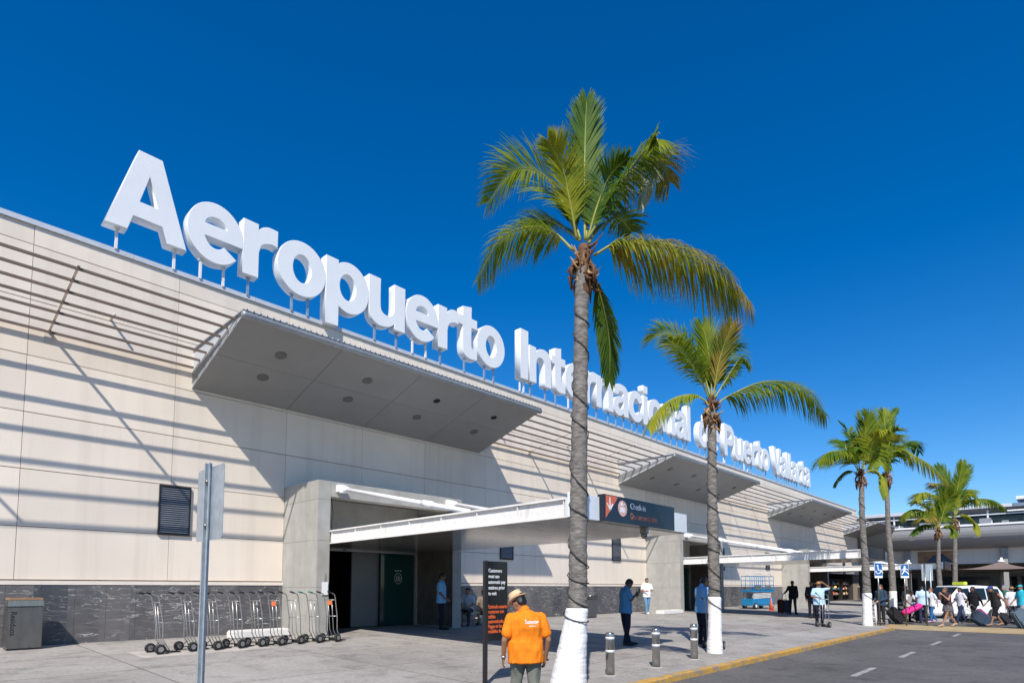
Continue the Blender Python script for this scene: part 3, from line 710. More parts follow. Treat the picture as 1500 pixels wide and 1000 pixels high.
# ================================================================ PALMS
def catmull(pts, n):
    P = [pts[0]*2-pts[1]]+list(pts)+[pts[-1]*2-pts[-2]]; out = []
    m = len(pts)-1
    for i in range(n+1):
        s = i/n*m; k = min(int(s), m-1); t = s-k; a,b,c,d = P[k:k+4]
        out.append(.5*((2*b)+(c-a)*t+(2*a-5*b+4*c-d)*t*t+(3*b-a-3*c+d)*t**3))
    return out
def frond(T, pts, width, mtl, droop=.5, sweep=.55, nl=62, lw=.030, bare=.16, v=.25, rr=.022, seed=0, bias=None, spread=1.0):
    """rachis with two rows of drooping leaflets; every leaflet is a folded, tapering strip"""
    rnd = random.Random(seed)
    if droop >= .7 and v == .25: v = -.10
    N = 40; c = catmull([V(p) for p in pts], N); L = sum((c[i+1]-c[i]).length for i in range(N))
    r = MB(); r.tube(c[::2]+([c[-1]] if N % 2 else []), [max(.003, rr*(1-.9*i/(N//2))) for i in range(N//2+1)], 6)
    R = r.build('frond', M['rachis'], T)
    m = MB()
    for i in range(nl):
        s = bare+(1-bare)*(i+.5)/nl; q = s*N; k = min(int(q), N-1); p = c[k].lerp(c[k+1], q-k)
        t = (c[min(k+1,N)]-c[max(k-1,0)]).normalized()
        n = V((0,0,1))-t*t.z
        if n.length < .45 or bias is not None:
            fb = V(bias) if bias is not None else -FH
            n = n*(1 if bias is None else .25)+(fb-t*fb.dot(t)); 
        n.normalize(); sd = t.cross(n).normalized()
        env = (min(1,(s-bare)/.16+.42))*(1 if s < .72 else max(.30, 1-(s-.72)/.28*.62))
        for sg in (-1,1):
            ln = width*env*rnd.uniform(.88,1.08); 
            sw = sweep+.55*max(0,s-.55)+rnd.uniform(-.09,.09)
            d = (sd*sg*cos(sw)*spread+t*sin(sw)+n*(v+rnd.uniform(-.08,.08))).normalized()
            d = (d+V((rnd.uniform(-.05,.05),rnd.uniform(-.05,.05),rnd.uniform(-.05,.05)))).normalized()
            g = droop*rnd.uniform(.7,1.3); pos = p.copy(); ns = 4; ring = []
            wv = d.cross(n); wv = (t-d*t.dot(d)); wv = wv.normalized() if wv.length > .05 else sd
            for j in range(ns+1):
                u = j/ns; w = lw*(.45 if j == 0 else 1.0 if j == 1 else .9 if j == 2 else .55 if j == 3 else .06)*.5
                ring.append((pos-wv*w, pos+wv*w))
                d = (d+V((0,0,-1))*g*(.20+.32*u)).normalized(); pos = pos+d*(ln/ns)
                wv = wv-d*wv.dot(d); wv = wv.normalized() if wv.length > .01 else sd
            vs = []; [vs.extend(z) for z in ring]
            m._add(vs, [(2*j,2*j+1,2*j+3,2*j+2) for j in range(ns)], True)
    lf = m.build('leaflets', mtl, R, fixn=False)
    return R
def palm(name, label, base, trunk_px, crown, fronds, sc, paint_px, nl=60, lw=.03, wraps=12, rootdepth=0):
    base = V(base); T = thing(name, label, 'palm tree', base, 0, 'coconut palms along the kerb')
    loc = lambda p: V(p)-base
    ctr = [loc(plane_at(x,y,base)) for x,y,w in trunk_px]; wd = [w for x,y,w in trunk_px]
    n = 46; cl = catmull([V(p) for p in ctr], n)
    def wat(i): s = i/n*(len(wd)-1); k = min(int(s), len(wd)-2); return wd[k]+(wd[k+1]-wd[k])*(s-k)
    # from the crown down
    zp = loc(plane_at(trunk_px[0][0], paint_px, base)).z
    up, lo = [], []
    rnd = random.Random(hash(label) % 1000 if False else int(base.x*10))
    full = catmull([V(p) for p in ctr], 150); rads = []
    cut = next((i for i,p in enumerate(full) if p.z < zp), 150)
    for i in range(151):
        s = i/150*(len(wd)-1); k = min(int(s), len(wd)-2); w = wd[k]+(wd[k+1]-wd[k])*(s-k)
        rads.append(w*sc/2*(.87 if i <= cut else .97)*(1+(.045 if i <= cut else .012)*(1 if i % 3 == 0 else (-.4 if i % 3 == 1 else .1))+rnd.uniform(-.015,.015)))
    def tr(a, b, name_, mtl):
        m = MB(); pts = full[a:b+1]; R = rads[a:b+1]; vs = []; fs = []; K = 22
        for i,p in enumerate(pts):
            for k in range(K):
                an = 2*pi*k/K; dirv = V((cos(an), sin(an), 0)); q = p+dirv*R[i]
                e = noise.noise(q*7+V((base.x,0,0)))*.06+noise.noise(V((q.x*22,q.y*22,q.z*9)))*.035
                vs.append(p+dirv*R[i]*(1+e))
        for i in range(len(pts)-1):
            for k in range(K): fs.append((i*K+k,i*K+(k+1)%K,(i+1)*K+(k+1)%K,(i+1)*K+k))
        fs.append(tuple(range(K))); m._add(vs, fs, True)
        return m.build(name_, mtl, T)
    TR = tr(0, cut, 'trunk', M['trunk'])
    P = tr(cut, 150, 'painted_base', M['limewash']) if cut < 148 else None
    # cable spiralling round the trunk
    if wraps:
        pts = []; K = wraps*14
        for i in range(K+1):
            s = .10+(cut/150-.04)*i/K+.012*sin(i*.21); q = min(s*150, 149.9); k = int(q); p = full[k].lerp(full[k+1], q-k)
            a = 2*pi*i/14; r_ = rads[k]*1.07+.008
            pts.append(p+V((cos(a)*r_, sin(a)*r_, .05*sin(a+.5)+.02*sin(a*.37))))
        cb = MB(); cb.tube(pts, .0085 if sc < .012 else .009, 5); cb.build('light_cable', M['cable'], T)
    C = loc(plane_at(crown[0], crown[1], base))
    # old leaf bases and dry sheaths
    b = MB(); bl = MB()
    r0 = rads[0]
    for i in range(70):
        a = rnd.uniform(0, 2*pi); h = rnd.uniform(-.50,.16); o = V((cos(a),sin(a),0))
        s_ = C+V((0,0,h))+o*r0*.5; e_ = s_+o*rnd.uniform(.06,.22)+V((rnd.uniform(-.06,.06),rnd.uniform(-.06,.06),rnd.uniform(-.16,.24)))
        t_ = (b if rnd.random() < .6 else bl)
        t_.tube([s_,(s_+e_)/2+V((0,0,-.03)),e_],[rnd.uniform(.018,.04),rnd.uniform(.012,.03),.005],5)
    for i in range(10):
        a = rnd.uniform(0,2*pi); o = V((cos(a),sin(a),0)); s_ = C+V((0,0,rnd.uniform(-.3,0)))+o*r0
        b.tube([s_, s_+o*.10+V((0,0,-.16)), s_+o*.09+V((0,0,-rnd.uniform(.3,.5)))],[.03,.035,.008],5)
    b.cap(C+V((0,0,-.55)), C+V((0,0,.15)), r0*1.0, r0*.8)
    b.build('leaf_boots', M['boot'], T); bl.build('leaf_boots', M['boot_light'], T)
    for i, fr in enumerate(fronds):
        pp, dep, wid, mt = fr[:4]; kw = fr[4] if len(fr) > 4 else {}
        dd = dep if isinstance(dep, (list,tuple)) else [0]+[dep*(j/(len(pp)-1))**1.2 for j in range(1,len(pp))]
        pts = [loc(plane_at(x,y,base))+FH*dd[j] for j,(x,y) in enumerate(pp)]
        frond(T, pts, wid, M[mt], seed=i*7+int(base.x), nl=kw.pop('nl', nl), lw=kw.pop('lw', lw), **kw)
    return T
def auto_fronds(C, R, rnd, n, mats, wid, px):
    """extra short fronds round a crown, angles in degrees from straight up"""
    out = []
    for i in range(n):
        a = radians(rnd.uniform(-75,75)); L = R*rnd.uniform(.55,.85); k = sin(a)
        p1 = (C[0]+L*.4*sin(a)*.9, C[1]-L*.45*cos(a*.7)); p2 = (C[0]+L*.8*sin(a), C[1]-L*.72*cos(a)); p3 = (C[0]+L*1.1*sin(a), C[1]-L*.75*cos(a)+L*.35*abs(k))
        out.append(([C,p1,p2,p3], rnd.uniform(-1,1)*L*px, wid*.8, rnd.choice(mats), dict(droop=.5)))
    return out
def palms():
    up = dict(bias=tuple(-FH), droop=.12, sweep=.98, v=.05, spread=.8)
    f1 = [
     ([(857,352),(856,290),(857,210),(859,150)], .0, .62, 'leaf_dark', dict(up, nl=110, lw=.038, sweep=1.0)),
     ([(846,349),(822,285),(793,240),(752,228),(712,268)], .5, .78, 'leaf', dict(droop=.55)),
     ([(845,352),(834,305),(820,262),(800,240)], -.5, .50, 'leaf_yel', dict(droop=.35, sweep=.8)),
     ([(860,350),(882,290),(925,240),(970,205),(994,236)], .5, .82, 'leaf_old', dict(droop=.75)),
     ([(860,352),(890,305),(924,258),(950,238),(945,262)], -.7, .50, 'leaf', dict(droop=.8)),
     ([(945,240),(958,246),(948,270),(938,305)], 0, .26, 'leaf_dead', dict(droop=1.2, nl=40, bare=.0, rr=.01)),
     ([(840,367),(812,338),(776,325),(732,340),(698,395)], .3, .78, 'leaf', dict(droop=.75)),
     ([(870,374),(909,360),(985,372),(1045,410),(1082,466)], -.5, 1.0, 'leaf_old', dict(droop=1.0, nl=120, sweep=.42)),
     ([(870,374),(905,360),(970,370),(1035,405),(1068,440)], -.3, .95, 'leaf_yel', dict(droop=1.1, nl=100, sweep=.35)),
     ([(864,385),(884,430),(899,480),(904,535)], .7, .50, 'leaf_dark', dict(droop=.9, sweep=.9)),
     ([(862,356),(885,318),(915,292),(940,296)], .8, .5, 'leaf_dark', dict(droop=.6)),
     ([(850,352),(828,320),(800,290),(785,285)], .9, .5, 'leaf_dark', dict(droop=.6)),
     ([(858,350),(865,305),(876,270),(886,252)], .6, .46, 'leaf', dict(up, sweep=.95)),
     ([(850,350),(841,310),(836,282),(832,264)], .5, .46, 'leaf', dict(up, sweep=.95)),
     ([(861,352),(872,312),(890,270),(915,250)], -.3, .45, 'leaf_dark', dict(droop=.5)),
    ]
    palm('palm_tree', 'tallest nearest palm, with flared white painted base beside the orange shirted man', (7.26,5.60,gz(5.6)-.02),
         [(854,395,25),(852,450,24),(850,560,25),(848,680,28),(847,800,30),(846,872,31),(842,920,37),(836,965,46),(831,1010,58)],
         (855,378), f1, .01042, 888, nl=96, lw=.025, wraps=10)
    f2 = [
     ([(1043,582),(1041,545),(1037,510),(1030,478)], .0, .70, 'leaf', dict(up, nl=90)),
     ([(1041,582),(1030,540),(1010,500),(975,480),(950,492)], .3, .75, 'leaf', dict(droop=.6)),
     ([(1045,582),(1056,540),(1068,505),(1088,500)], .4, .60, 'leaf_dark', dict(droop=.6)),
     ([(1040,585),(1015,545),(990,520),(968,512)], -.6, .6, 'leaf', dict(droop=.6)),
     ([(1048,592),(1072,578),(1115,562),(1165,570),(1200,612)], -.3, 1.05, 'leaf', dict(droop=.9, nl=110)),
     ([(1038,590),(1015,580),(985,586),(960,605),(944,632)], -.4, .8, 'leaf_yel', dict(droop=.85)),
     ([(1044,584),(1050,530),(1060,490)], -.5, .6, 'leaf_old', dict(up)),
     ([(1042,584),(1025,530),(1012,498),(1000,482)], .7, .6, 'leaf_dark', dict(droop=.3, sweep=.8)),
     ([(1046,584),(1066,552),(1082,528),(1092,540)], -.2, .45, 'leaf', dict(droop=.7)),
     ([(1043,584),(1045,540),(1052,512)], .5, .6, 'leaf_dark', dict(up)),
    ]
    palm('palm_tree', 'second palm from the left, a man in blue standing behind its straight white base', (13.25,6.02,gz(6.02)-.02),
         [(1043,600,13.5),(1043,680,15),(1044,770,17.5),(1046,850,19),(1047,915,20),(1047,957,24)], (1043,594), f2, .0156, 873, nl=80, lw=.029, wraps=9)
    r = random.Random(3)
    def sp(lst, dx, dy, k=.21): return [( (x*k+1180, y*k+590)) for x,y in lst]
    z = lambda *l: [(x*.21+1180, y*.21+590) for x,y in l]
    f3 = [
     (z((380,490),(330,400),(250,350),(130,355),(40,430)), -.5, 1.15, 'leaf', dict(droop=.9, nl=90)),
     (z((380,480),(370,330),(330,200),(280,110)), .5, .45, 'leaf_dark', dict(droop=.2)),
     (z((390,480),(400,330),(400,200),(380,150)), -.3, .95, 'leaf', dict(up)),
     (z((390,480),(420,330),(440,230),(470,220)), -.8, .8, 'leaf_yel', dict(droop=.9)),
     (z((370,480),(300,330),(300,270),(310,250)), .4, .7, 'leaf_dark', dict(droop=.6)),
     (z((400,480),(450,380),(500,330),(530,360)), .3, .7, 'leaf', dict(droop=.8)),
     (z((370,490),(300,470),(250,510),(225,560)), .3, .45, 'leaf_dark', dict(droop=.8)),
     (z((400,490),(470,470),(510,530),(525,660)), -.4, .26, 'leaf_yel', dict(droop=1)),
     (z((380,480),(340,360),(310,330),(290,350)), -.8, .7, 'leaf', dict(droop=.8)),
    ]
    palm('palm_tree', 'third palm from the left, at the kerb corner, with a tall white painted base', (26.75,6.05,gz(6.05)-.02),
         [(1262,700,7.5),(1263,760,8.5),(1268,830,11),(1270,872,12.5),(1271,917,14)], (1261,694), f3, .0272, 868, nl=76, lw=.042, wraps=7)
    f4 = [
     (z((560,500),(570,300),(570,150),(570,50)), .3, .8, 'leaf', dict(up)),
     (z((560,500),(540,300),(500,150),(445,45)), .4, .7, 'leaf_dark', dict(up)),
     (z((570,480),(600,250),(620,110),(672,25)), .4, .5, 'leaf_dark', dict(up)),
     (z((560,480),(520,330),(500,270),(480,260)), -.6, .9, 'leaf_old', dict(droop=.7)),
     (z((570,480),(600,380),(680,290),(780,255),(835,330)), .4, .8, 'leaf_dark', dict(droop=.9)),
     (z((570,490),(600,350),(690,370),(800,450),(880,560)), -.9, 1.05, 'leaf_yel', dict(droop=.9, nl=90)),
     (z((560,490),(510,370),(480,400),(470,450)), -.6, .9, 'leaf', dict(droop=1.1)),
     (z((560,490),(560,330),(590,220),(610,210)), -.5, .8, 'leaf', dict(droop=.6)),
     (z((560,500),(530,500),(515,580),(520,680)), -.3, .24, 'leaf', dict(droop=1)),
    ]
    palm('palm_tree', 'fourth palm from the left, behind the slanted luggage, just right of the corner palm', (31.9,6.5,gz(6.5)-.16),
         [(1299,700,6.5),(1301,770,7.5),(1306,830,9.5),(1308,870,10.5),(1309,908,11)], (1299,696), f4, .031, 865, nl=76, lw=.045, wraps=0)
    f5 = [
     (z((925,880),(900,760),(850,660),(780,630),(730,680)), -.5, 1.0, 'leaf_yel', dict(droop=.9)),
     (z((925,880),(880,790),(800,740),(730,750),(690,800)), .3, 1.0, 'leaf', dict(droop=.9)),
     (z((930,880),(930,760),(930,680),(940,630)), -.3, .85, 'leaf_dark', dict(up)),
     (z((930,880),(960,780),(1000,700),(1050,680)), .5, .8, 'leaf', dict(droop=.7)),
     (z((920,880),(860,850),(780,860),(710,920)), -.3, .6, 'leaf_dark', dict(droop=.8)),
     (z((930,880),(985,850),(1010,880),(1005,930)), -.3, .5, 'leaf', dict(droop=.9)),
     (z((925,880),(880,760),(830,700),(800,690)), .6, .9, 'leaf', dict(droop=.6)),
     (z((930,880),(950,760),(965,690),(975,650)), -.5, .8, 'leaf', dict(up)),
     (z((925,880),(860,800),(790,790),(740,820)), -.9, .9, 'leaf_old', dict(droop=.8)),
    ]
    palm('palm_tree', 'short yellowish coconut palm left of the last dark trunked palm, behind the street signs', (39.8,5.45,-.27),
         [(1375,782,4.5),(1375,830,6.5),(1378,870,8),(1379,902,9)], (1374,777), f5, .0375, 868, nl=70, lw=.052, wraps=0)
    y6 = [
     (z((1045,790),(1020,620),(990,520),(950,440)), .3, .9, 'leaf_dark', dict(up)),
     (z((1045,790),(1050,620),(1060,520),(1065,430)), -.3, .9, 'leaf', dict(up)),
     (z((1045,790),(1080,620),(1130,500),(1150,440)), .3, .8, 'leaf_dark', dict(up)),
     (z((1045,790),(1090,700),(1180,670),(1280,680),(1360,740)), -.3, 1.0, 'leaf', dict(droop=.9)),
     (z((1045,790),(1000,680),(940,580),(840,560)), -.3, .9, 'leaf_old', dict(droop=.7)),
     (z((1045,790),(1090,650),(1140,600),(1180,620)), .5, .9, 'leaf', dict(droop=.7)),
     (z((1045,790),(1100,780),(1150,830),(1165,920)), -.5, .5, 'leaf_yel', dict(droop=1)),
     (z((1045,790),(1010,700),(960,680),(930,720)), .4, .9, 'leaf', dict(droop=.8)),
     (z((1045,790),(1070,680),(1110,640),(1150,720)), -.8, .8, 'leaf_yel', dict(droop=.8)),
     (z((1045,790),(1030,690),(1030,620),(1040,590)), .6, .8, 'leaf_dark', dict(droop=.5)),
    ]
    palm('palm_tree', 'farthest coconut palm at right, with a bare dark trunk above the white taxi', (44.5,5.3,-.27),
         [(1399,770,5.5),(1399,810,6.5),(1399,860,7.5),(1397,898,8.5)], (1399,764), y6, .0405, 890, nl=70, lw=.052, wraps=0)
palms()
# ================================================================ STREET FURNITURE
def bollards():
    t = thing('bollard', 'brushed steel bollard nearest the white palm base, leftmost of three', 'bollard', (8.67,5.84,gz(5.84)), 0, 'steel bollards along the kerb')
    b = MB(); b.lathe([(.074,0),(.074,.70),(.070,.72),(.0,.722)], n=28); B = b.build('post', M['steel'], t)
    for z in (.605,.385):
        r = MB(); r.lathe([(.0765,z),(.0765,z+.045)], n=28); r.build('reflective_band', M['bandtape'], t)
    f = MB(); f.lathe([(.12,-.01),(.12,.008),(.08,.012)], n=24); f.build('footing', M['kerb_conc'], t)
    copy_tree(t, (10.13,5.80,gz(5.8)), .4, 'brushed steel bollard in the middle of the row of three')
    copy_tree(t, (11.81,5.87,gz(5.87)), .9, 'brushed steel bollard farthest from the camera, left of the second palm base')
bollards()
def handtrucks():
    def make():
        t = thing('hand_truck', '', 'hand truck', (0,0,0), 0, 'tubular hand trucks parked in a row by the wall')
        # local: faces +x, leaning back to -x
        def px(z): return .10-.19*(z-.28)
        f = MB(); hs = .165
        for y in (-hs, hs):
            f.tube([(.19,y,.05),(.15,y,.12),(.045,y,.28),(px(.6),y,.6),(px(1.0),y,1.0),(px(1.10),y,1.10),(px(1.1)-.035,y,1.155),(px(1.1)-.10,y,1.18),(px(1.1)-.20,y,1.205)], .0115, 8)
        for y in (-hs*.33, hs*.33):
            f.tube([(.19,y,.05),(.15,y,.12),(.045,y,.28),(px(1.02),y,1.02)], .0085, 6)
        for z, r in ((1.02,.011),(.62,.011)): f.tube([(px(z),-hs,z),(px(z),hs,z)], r, 6)
        f.build('frame', M['chrome'], t)
        for y in (-hs, hs):
            g = MB(); g.tube([(px(1.1)-.15,y,1.193),(px(1.1)-.28,y,1.225)], .019, 8); g.build('grip', M['black'], t)
        a = MB(); a.tube([(-.02,-.24,.10),(-.02,.24,.10)], .011, 6)
        for y in (-hs+.02, hs-.02): a.bar((-.02,y,.10),(.11,y,.20),.02,.008); a.bar((-.02,y,.10),(.18,y,.06),.02,.008)
        a.build('axle', M['black'], t)
        for y in (-.23,.23):
            w = MB(); R = .10
            w.loft([((-.02,y-.034,.10),(R*.82,0,0),(0,0,R*.82)),((-.02,y-.028,.10),(R*.97,0,0),(0,0,R*.97)),((-.02,y,.10),(R*1.02,0,0),(0,0,R*1.02)),((-.02,y+.028,.10),(R*.97,0,0),(0,0,R*.97)),((-.02,y+.034,.10),(R*.82,0,0),(0,0,R*.82))], 24)
            W = w.build('wheel', M['rubber'], t)
            h = MB(); h.loft([((-.02,y-.040,.10),(.052,0,0),(0,0,.052)),((-.02,y+.040,.10),(.052,0,0),(0,0,.052))], 16, False); h.build('rim', M['chrome'], W)
        p = MB(); p.tube([(.17,-.17,.02),(.40,-.15,.018),(.45,0,.018),(.40,.15,.018),(.17,.17,.02)],.010,6); p.tube([(.17,-.06,.02),(.43,-.05,.018)],.007,5); p.tube([(.17,.06,.02),(.43,.05,.018)],.007,5); p.box(.15,.175,-.17,.17,.012,.07)
        p.build('toe_loop', M['black'], t)
        return t
    t0 = make()
    # measured wheel positions along the wall
    P9 = [(231,959),(276,955),(312,953),(347,950.3),(378,948),(406,946.2),(434,943.8),(463,942),(489,940.5)]
    names = ['chrome hand truck standing alone at the left end of the row, clear of the others', 'chrome hand truck second from the left end of the row, black grips', 'chrome hand truck third from the left, its grips behind the grey sign post',
             'chrome hand truck fourth from the left, against the dark stone wall', 'chrome hand truck fifth from the left, beside the low white block', 'chrome hand truck sixth from the left, orange label, in front of the white block',
             'chrome hand truck seventh from the left, at the edge of the concrete portal', 'chrome hand truck with green grips and a white paper tag above it', 'chrome hand truck with orange label at the right end of the row, by the doorway']
    for i, (x,y) in enumerate(P9):
        d = FW*FPX+RT*(x-750)+UPV*(795-y); g = -.045; q = EYE+d*((g-1.25)/d.z); q = EYE+d*((gz(q.y)-1.25)/d.z)
        loc = (q.x+.04, q.y+.24, gz(q.y+.1)); rz = radians([6,15,18,21,17,20,23,16,21][i])
        o = t0 if i == 0 else copy_tree(t0, loc, rz, names[i])
        if i == 0: o.location = loc; o.rotation_euler.z = rz; o['label'] = names[0]
        if i in (5,8):
            l = MB(); l.box(-.05,-.035,-.06,.06,.90,1.0); l.build('price_label', M['orange_lbl'], o)
        if i == 7:
            for ch in [c for c in bpy.data.objects if c.parent == o and c.name.startswith('grip')]:
                ch.data = ch.data.copy(); ch.data.materials.clear(); ch.data.materials.append(M['green_grip'])
    return t0
HT = handtrucks()
def paper_tag():
    b = MB(); x, y = 8.26, 14.55
    b.box(x-.09,x+.09,y-.012,y-.006,1.06,1.40); o = b.build('paper_notice', M['tag']); tag(o, 'white paper notice hanging on the concrete portal pillar above green grips', 'notice')
    s = MB(); s.tube([(x,y-.01,1.40),(x+.01,y-.012,1.62)],.006,5); s.build('string', M['cable'], o)
paper_tag()
def bins():
    t = thing('litter_bin', 'stainless steel litter bin with vertical lettering, standing against the dark stone wall at far left', 'litter bin', (2.22,15.95,gz(15.95)))
    b = MB(); b.box(-.285,.285,-.24,.24,.03,.86); b.build('body', M['steel_dark'], t, bevel=.012)
    b = MB(); b.box(-.29,.29,-.245,.245,.88,1.0); b.build('lid_band', M['steel'], t, bevel=.012)
    b = MB(); b.box(-.275,.275,-.23,.23,.861,.879); b.build('slot', M['black'], t)
    b = MB(); b.box(-.28,.28,-.23,.23,1.001,1.05); b.build('top', M['brown_top'], t, bevel=.008)
    b = MB(); b.box(-.27,.27,-.22,.22,0,.029); b.build('plinth', M['black'], t)
    text_part('lettering', 'Residuos', .135, M['txt_black'], Matrix.Translation((-.235,-.243,.78)) @ STAND @ Matrix.Rotation(-pi/2,4,'Z'), t, bold=.002)
    t = thing('litter_bin', 'dark speckled litter bin with curved metal lid, between nearest palm and man with phone', 'litter bin', (21.05,15.3,gz(15.3)))
    b = MB(); b.box(-.30,.30,-.27,.27,.02,.80); b.build('body', mat('bin_stone', (.075,.075,.078), .8, noise_amt=.4, scale=40), t, bevel=.02)
    b = MB(); b.box(-.34,.34,-.30,.30,.82,.90); b.tube([(-.30,-.31,.92),(.30,-.31,.92)],.035,10); b.build('lid', M['steel_dark'], t, bevel=.015)
bins()
def blocks():
    for i,(x,y,l,w,h,lab) in enumerate(((6.95,15.45,1.5,.4,.20,'low white painted block behind the hand trucks, left of the concrete portal'),(26.9,14.6,2.0,.45,.2,'low white block at the foot of the second concrete portal, behind the man in white'),(15.2,15.6,.7,.35,.2,'short white painted block by the stone wall between the black board and the nearest palm'))):
        b = MB(); b.box(-l/2,l/2,-w/2,w/2,0,h); o = b.build('concrete_block', M['whiteblock'], bevel=.03); o.location = (x,y,gz(y)); tag(o, lab, 'block', 'white concrete blocks')
blocks()
def info_board():
    base = V((6.37,6.55,gz(6.55))); t = thing('information_board', 'tall black board with white English and orange Spanish lettering, in front of the doorway', 'sign', base)
    b = MB(); b.box(0,.055,-.03,.03,0,1.875); b.build('post', M['black'], t, bevel=.004)
    b = MB(); b.box(.056,.495,-.022,.022,.66,1.87); b.build('panel', M['black_gloss'], t, bevel=.004)
    b = MB(); b.box(-.08,.14,-.1,.1,0,.012); b.build('base_plate', M['black'], t)
    text_part('english_text', 'Customers\nmust use\nautomatic pay\nstations prior\nto exit', .082, M['txt_white'], Matrix.Translation((.07,-.024,1.70)) @ STAND, t, xs=.80, line=1.06, bold=.0002)
    text_part('spanish_text', 'Estimado usuario\ncontamos con\nsalidas\nautomatizadas\nPague en los\nmódulos de', .080, M['txt_orange'], Matrix.Translation((.07,-.024,1.15)) @ STAND, t, xs=.74, line=.93, bold=.0008)
info_board()
def sign_post():
    t = thing('street_sign', 'grey galvanised sign post in the left foreground, its two plates seen edge on from behind', 'sign', (1.84,5.12,gz(5.12)))
    b = MB(); H = 2.51
    b.prism([(-.030,-.012),(-.018,-.012),(-.014,.016),(.014,.016),(.018,-.012),(.030,-.012),(.030,-.006),(.022,-.004),(.018,.022),(-.018,.022),(-.022,-.004),(-.030,-.006)], 'z', 0, H)
    P = b.build('post', M['galv'], t); P.rotation_euler = (0, 0, radians(-70))
    b = MB(); pts = []
    def rr(w,h,r): 
        o = []
        for cx,cy,a0 in ((w-r,h-r,0),(-w+r,h-r,90),(-w+r,-h+r,180),(w-r,-h+r,270)):
            for i in range(5): a = radians(a0+22.5*i); o.append((cx+r*cos(a),cy+r*sin(a)))
        return o
    b.prism([(y,z) for y,z in rr(.275,.30,.03)], 'x', .022, .026); P2 = b.build('sign_plate', M['galv'], t)
    P2.location = (0,0,2.18); P2.rotation_euler = (0,0,radians(0))
    b = MB()
    for z in (2.0,2.36): b.tube([(-.02,0,z),(.035,0,z)],.009,8)
    b.build('bolt', M['steel_dark'], t)
sign_post()
def checkin_sign():
    y = 6.52; t = thing('checkin_sign', 'dark blue check-in sign with orange arrow on the front edge of the nearest canopy', 'sign', (8.75,y,2.5))
    def W(x0,x1,y0,y1,z0,z1,m,n): b = MB(); b.box(x0,x1,y0,y1,z0,z1); return b.build(n, m, t, world=True, bevel=.003)
    W(8.42,9.30,y-.055,y+.02,2.50,2.95,M['signwhite'],'blank_panel'); W(12.0,12.78,y-.055,y+.02,2.50,2.92,M['signwhite'],'blank_panel')
    W(9.302,11.998,y-.16,y-.01,2.49,3.00,M['sign_navy'],'panel')
    yf = y-.164
    b = MB(); b.prism([(9.35,2.55),(9.36,2.985),(9.78,2.985)], 'y', yf, yf+.006); b.build('arrow_field', M['red_orange'], t, True)
    b = MB(); b.bar((9.49,yf-.003,2.95),(9.49,yf-.003,2.74),.025,.006,(0,1,0)); b.bar((9.395,yf-.003,2.83),(9.495,yf-.003,2.70),.028,.006,(0,1,0)); b.bar((9.585,yf-.003,2.83),(9.485,yf-.003,2.70),.028,.006,(0,1,0)); b.build('arrow', M['txt_white'], t, True)
    b = MB(); c = (9.93,2.78); b.prism([(c[0]+.155*cos(a/18*pi),c[1]+.155*sin(a/18*pi)) for a in range(36)], 'y', yf, yf+.006); b.build('icon_disc', M['sign_pink'], t, True)
    b = MB(); b.prism([(9.85,2.70),(10.01,2.70),(10.01,2.80),(9.85,2.80)], 'y', yf-.004, yf-.001); b.prism([(9.87,2.83),(9.93,2.83),(9.93,2.89),(9.87,2.89)], 'y', yf-.004, yf-.001); b.bar((9.95,yf-.003,2.84),(10.02,yf-.003,2.88),.02,.004,(0,1,0)); b.build('icon_mark', M['txt_white'], t, True)
    off = Matrix.Translation((-8.75,-y,-2.5))
    text_part('english_text', 'Check-in', .17, M['txt_white'], off @ Matrix.Translation((10.20,yf,2.80)) @ STAND, t, xs=.95, bold=.002)
    text_part('spanish_text', 'Documentación', .17, mat('lettering_salmon', (.55,.22,.15), .5, noise_amt=.02), off @ Matrix.Translation((10.20,yf,2.60)) @ STAND, t, xs=.95, bold=.002)
    b = MB(); b.box(10.9,11.0,y-.1,y+.05,2.36,2.489); b.ball((10.95,y-.02,2.33),.07,8); b.build('camera_dome', M['steel_dark'], t, True)
    # the same kind of sign on the two farther canopies
    for k, lab in ((1,'dark blue sign with white ends on the second canopy, half hidden by the corner palm'),(2,'small far dark sign on the front edge of the third canopy')):
        o = k*PER; t2 = thing('canopy_sign', lab, 'sign', (8.75+o,y,2.5))
        for n,(x0,x1,z1,m,yy) in dict(blank_panel=(8.42,9.30,2.95,'signwhite',.055), panel=(9.302,11.998,3.0,'sign_navy',.16)).items():
            b = MB(); b.box(x0+o,x1+o,y-yy,y-.01,2.49,z1); b.build(n, M[m], t2, True)
        b = MB(); b.box(12+o,12.78+o,y-.055,y+.02,2.5,2.92); b.build('blank_panel', M['signwhite'], t2, True)
M['signwhite'] = mat('sign_blank_white', (.68,.72,.78), .3, noise_amt=.04)
checkin_sign()
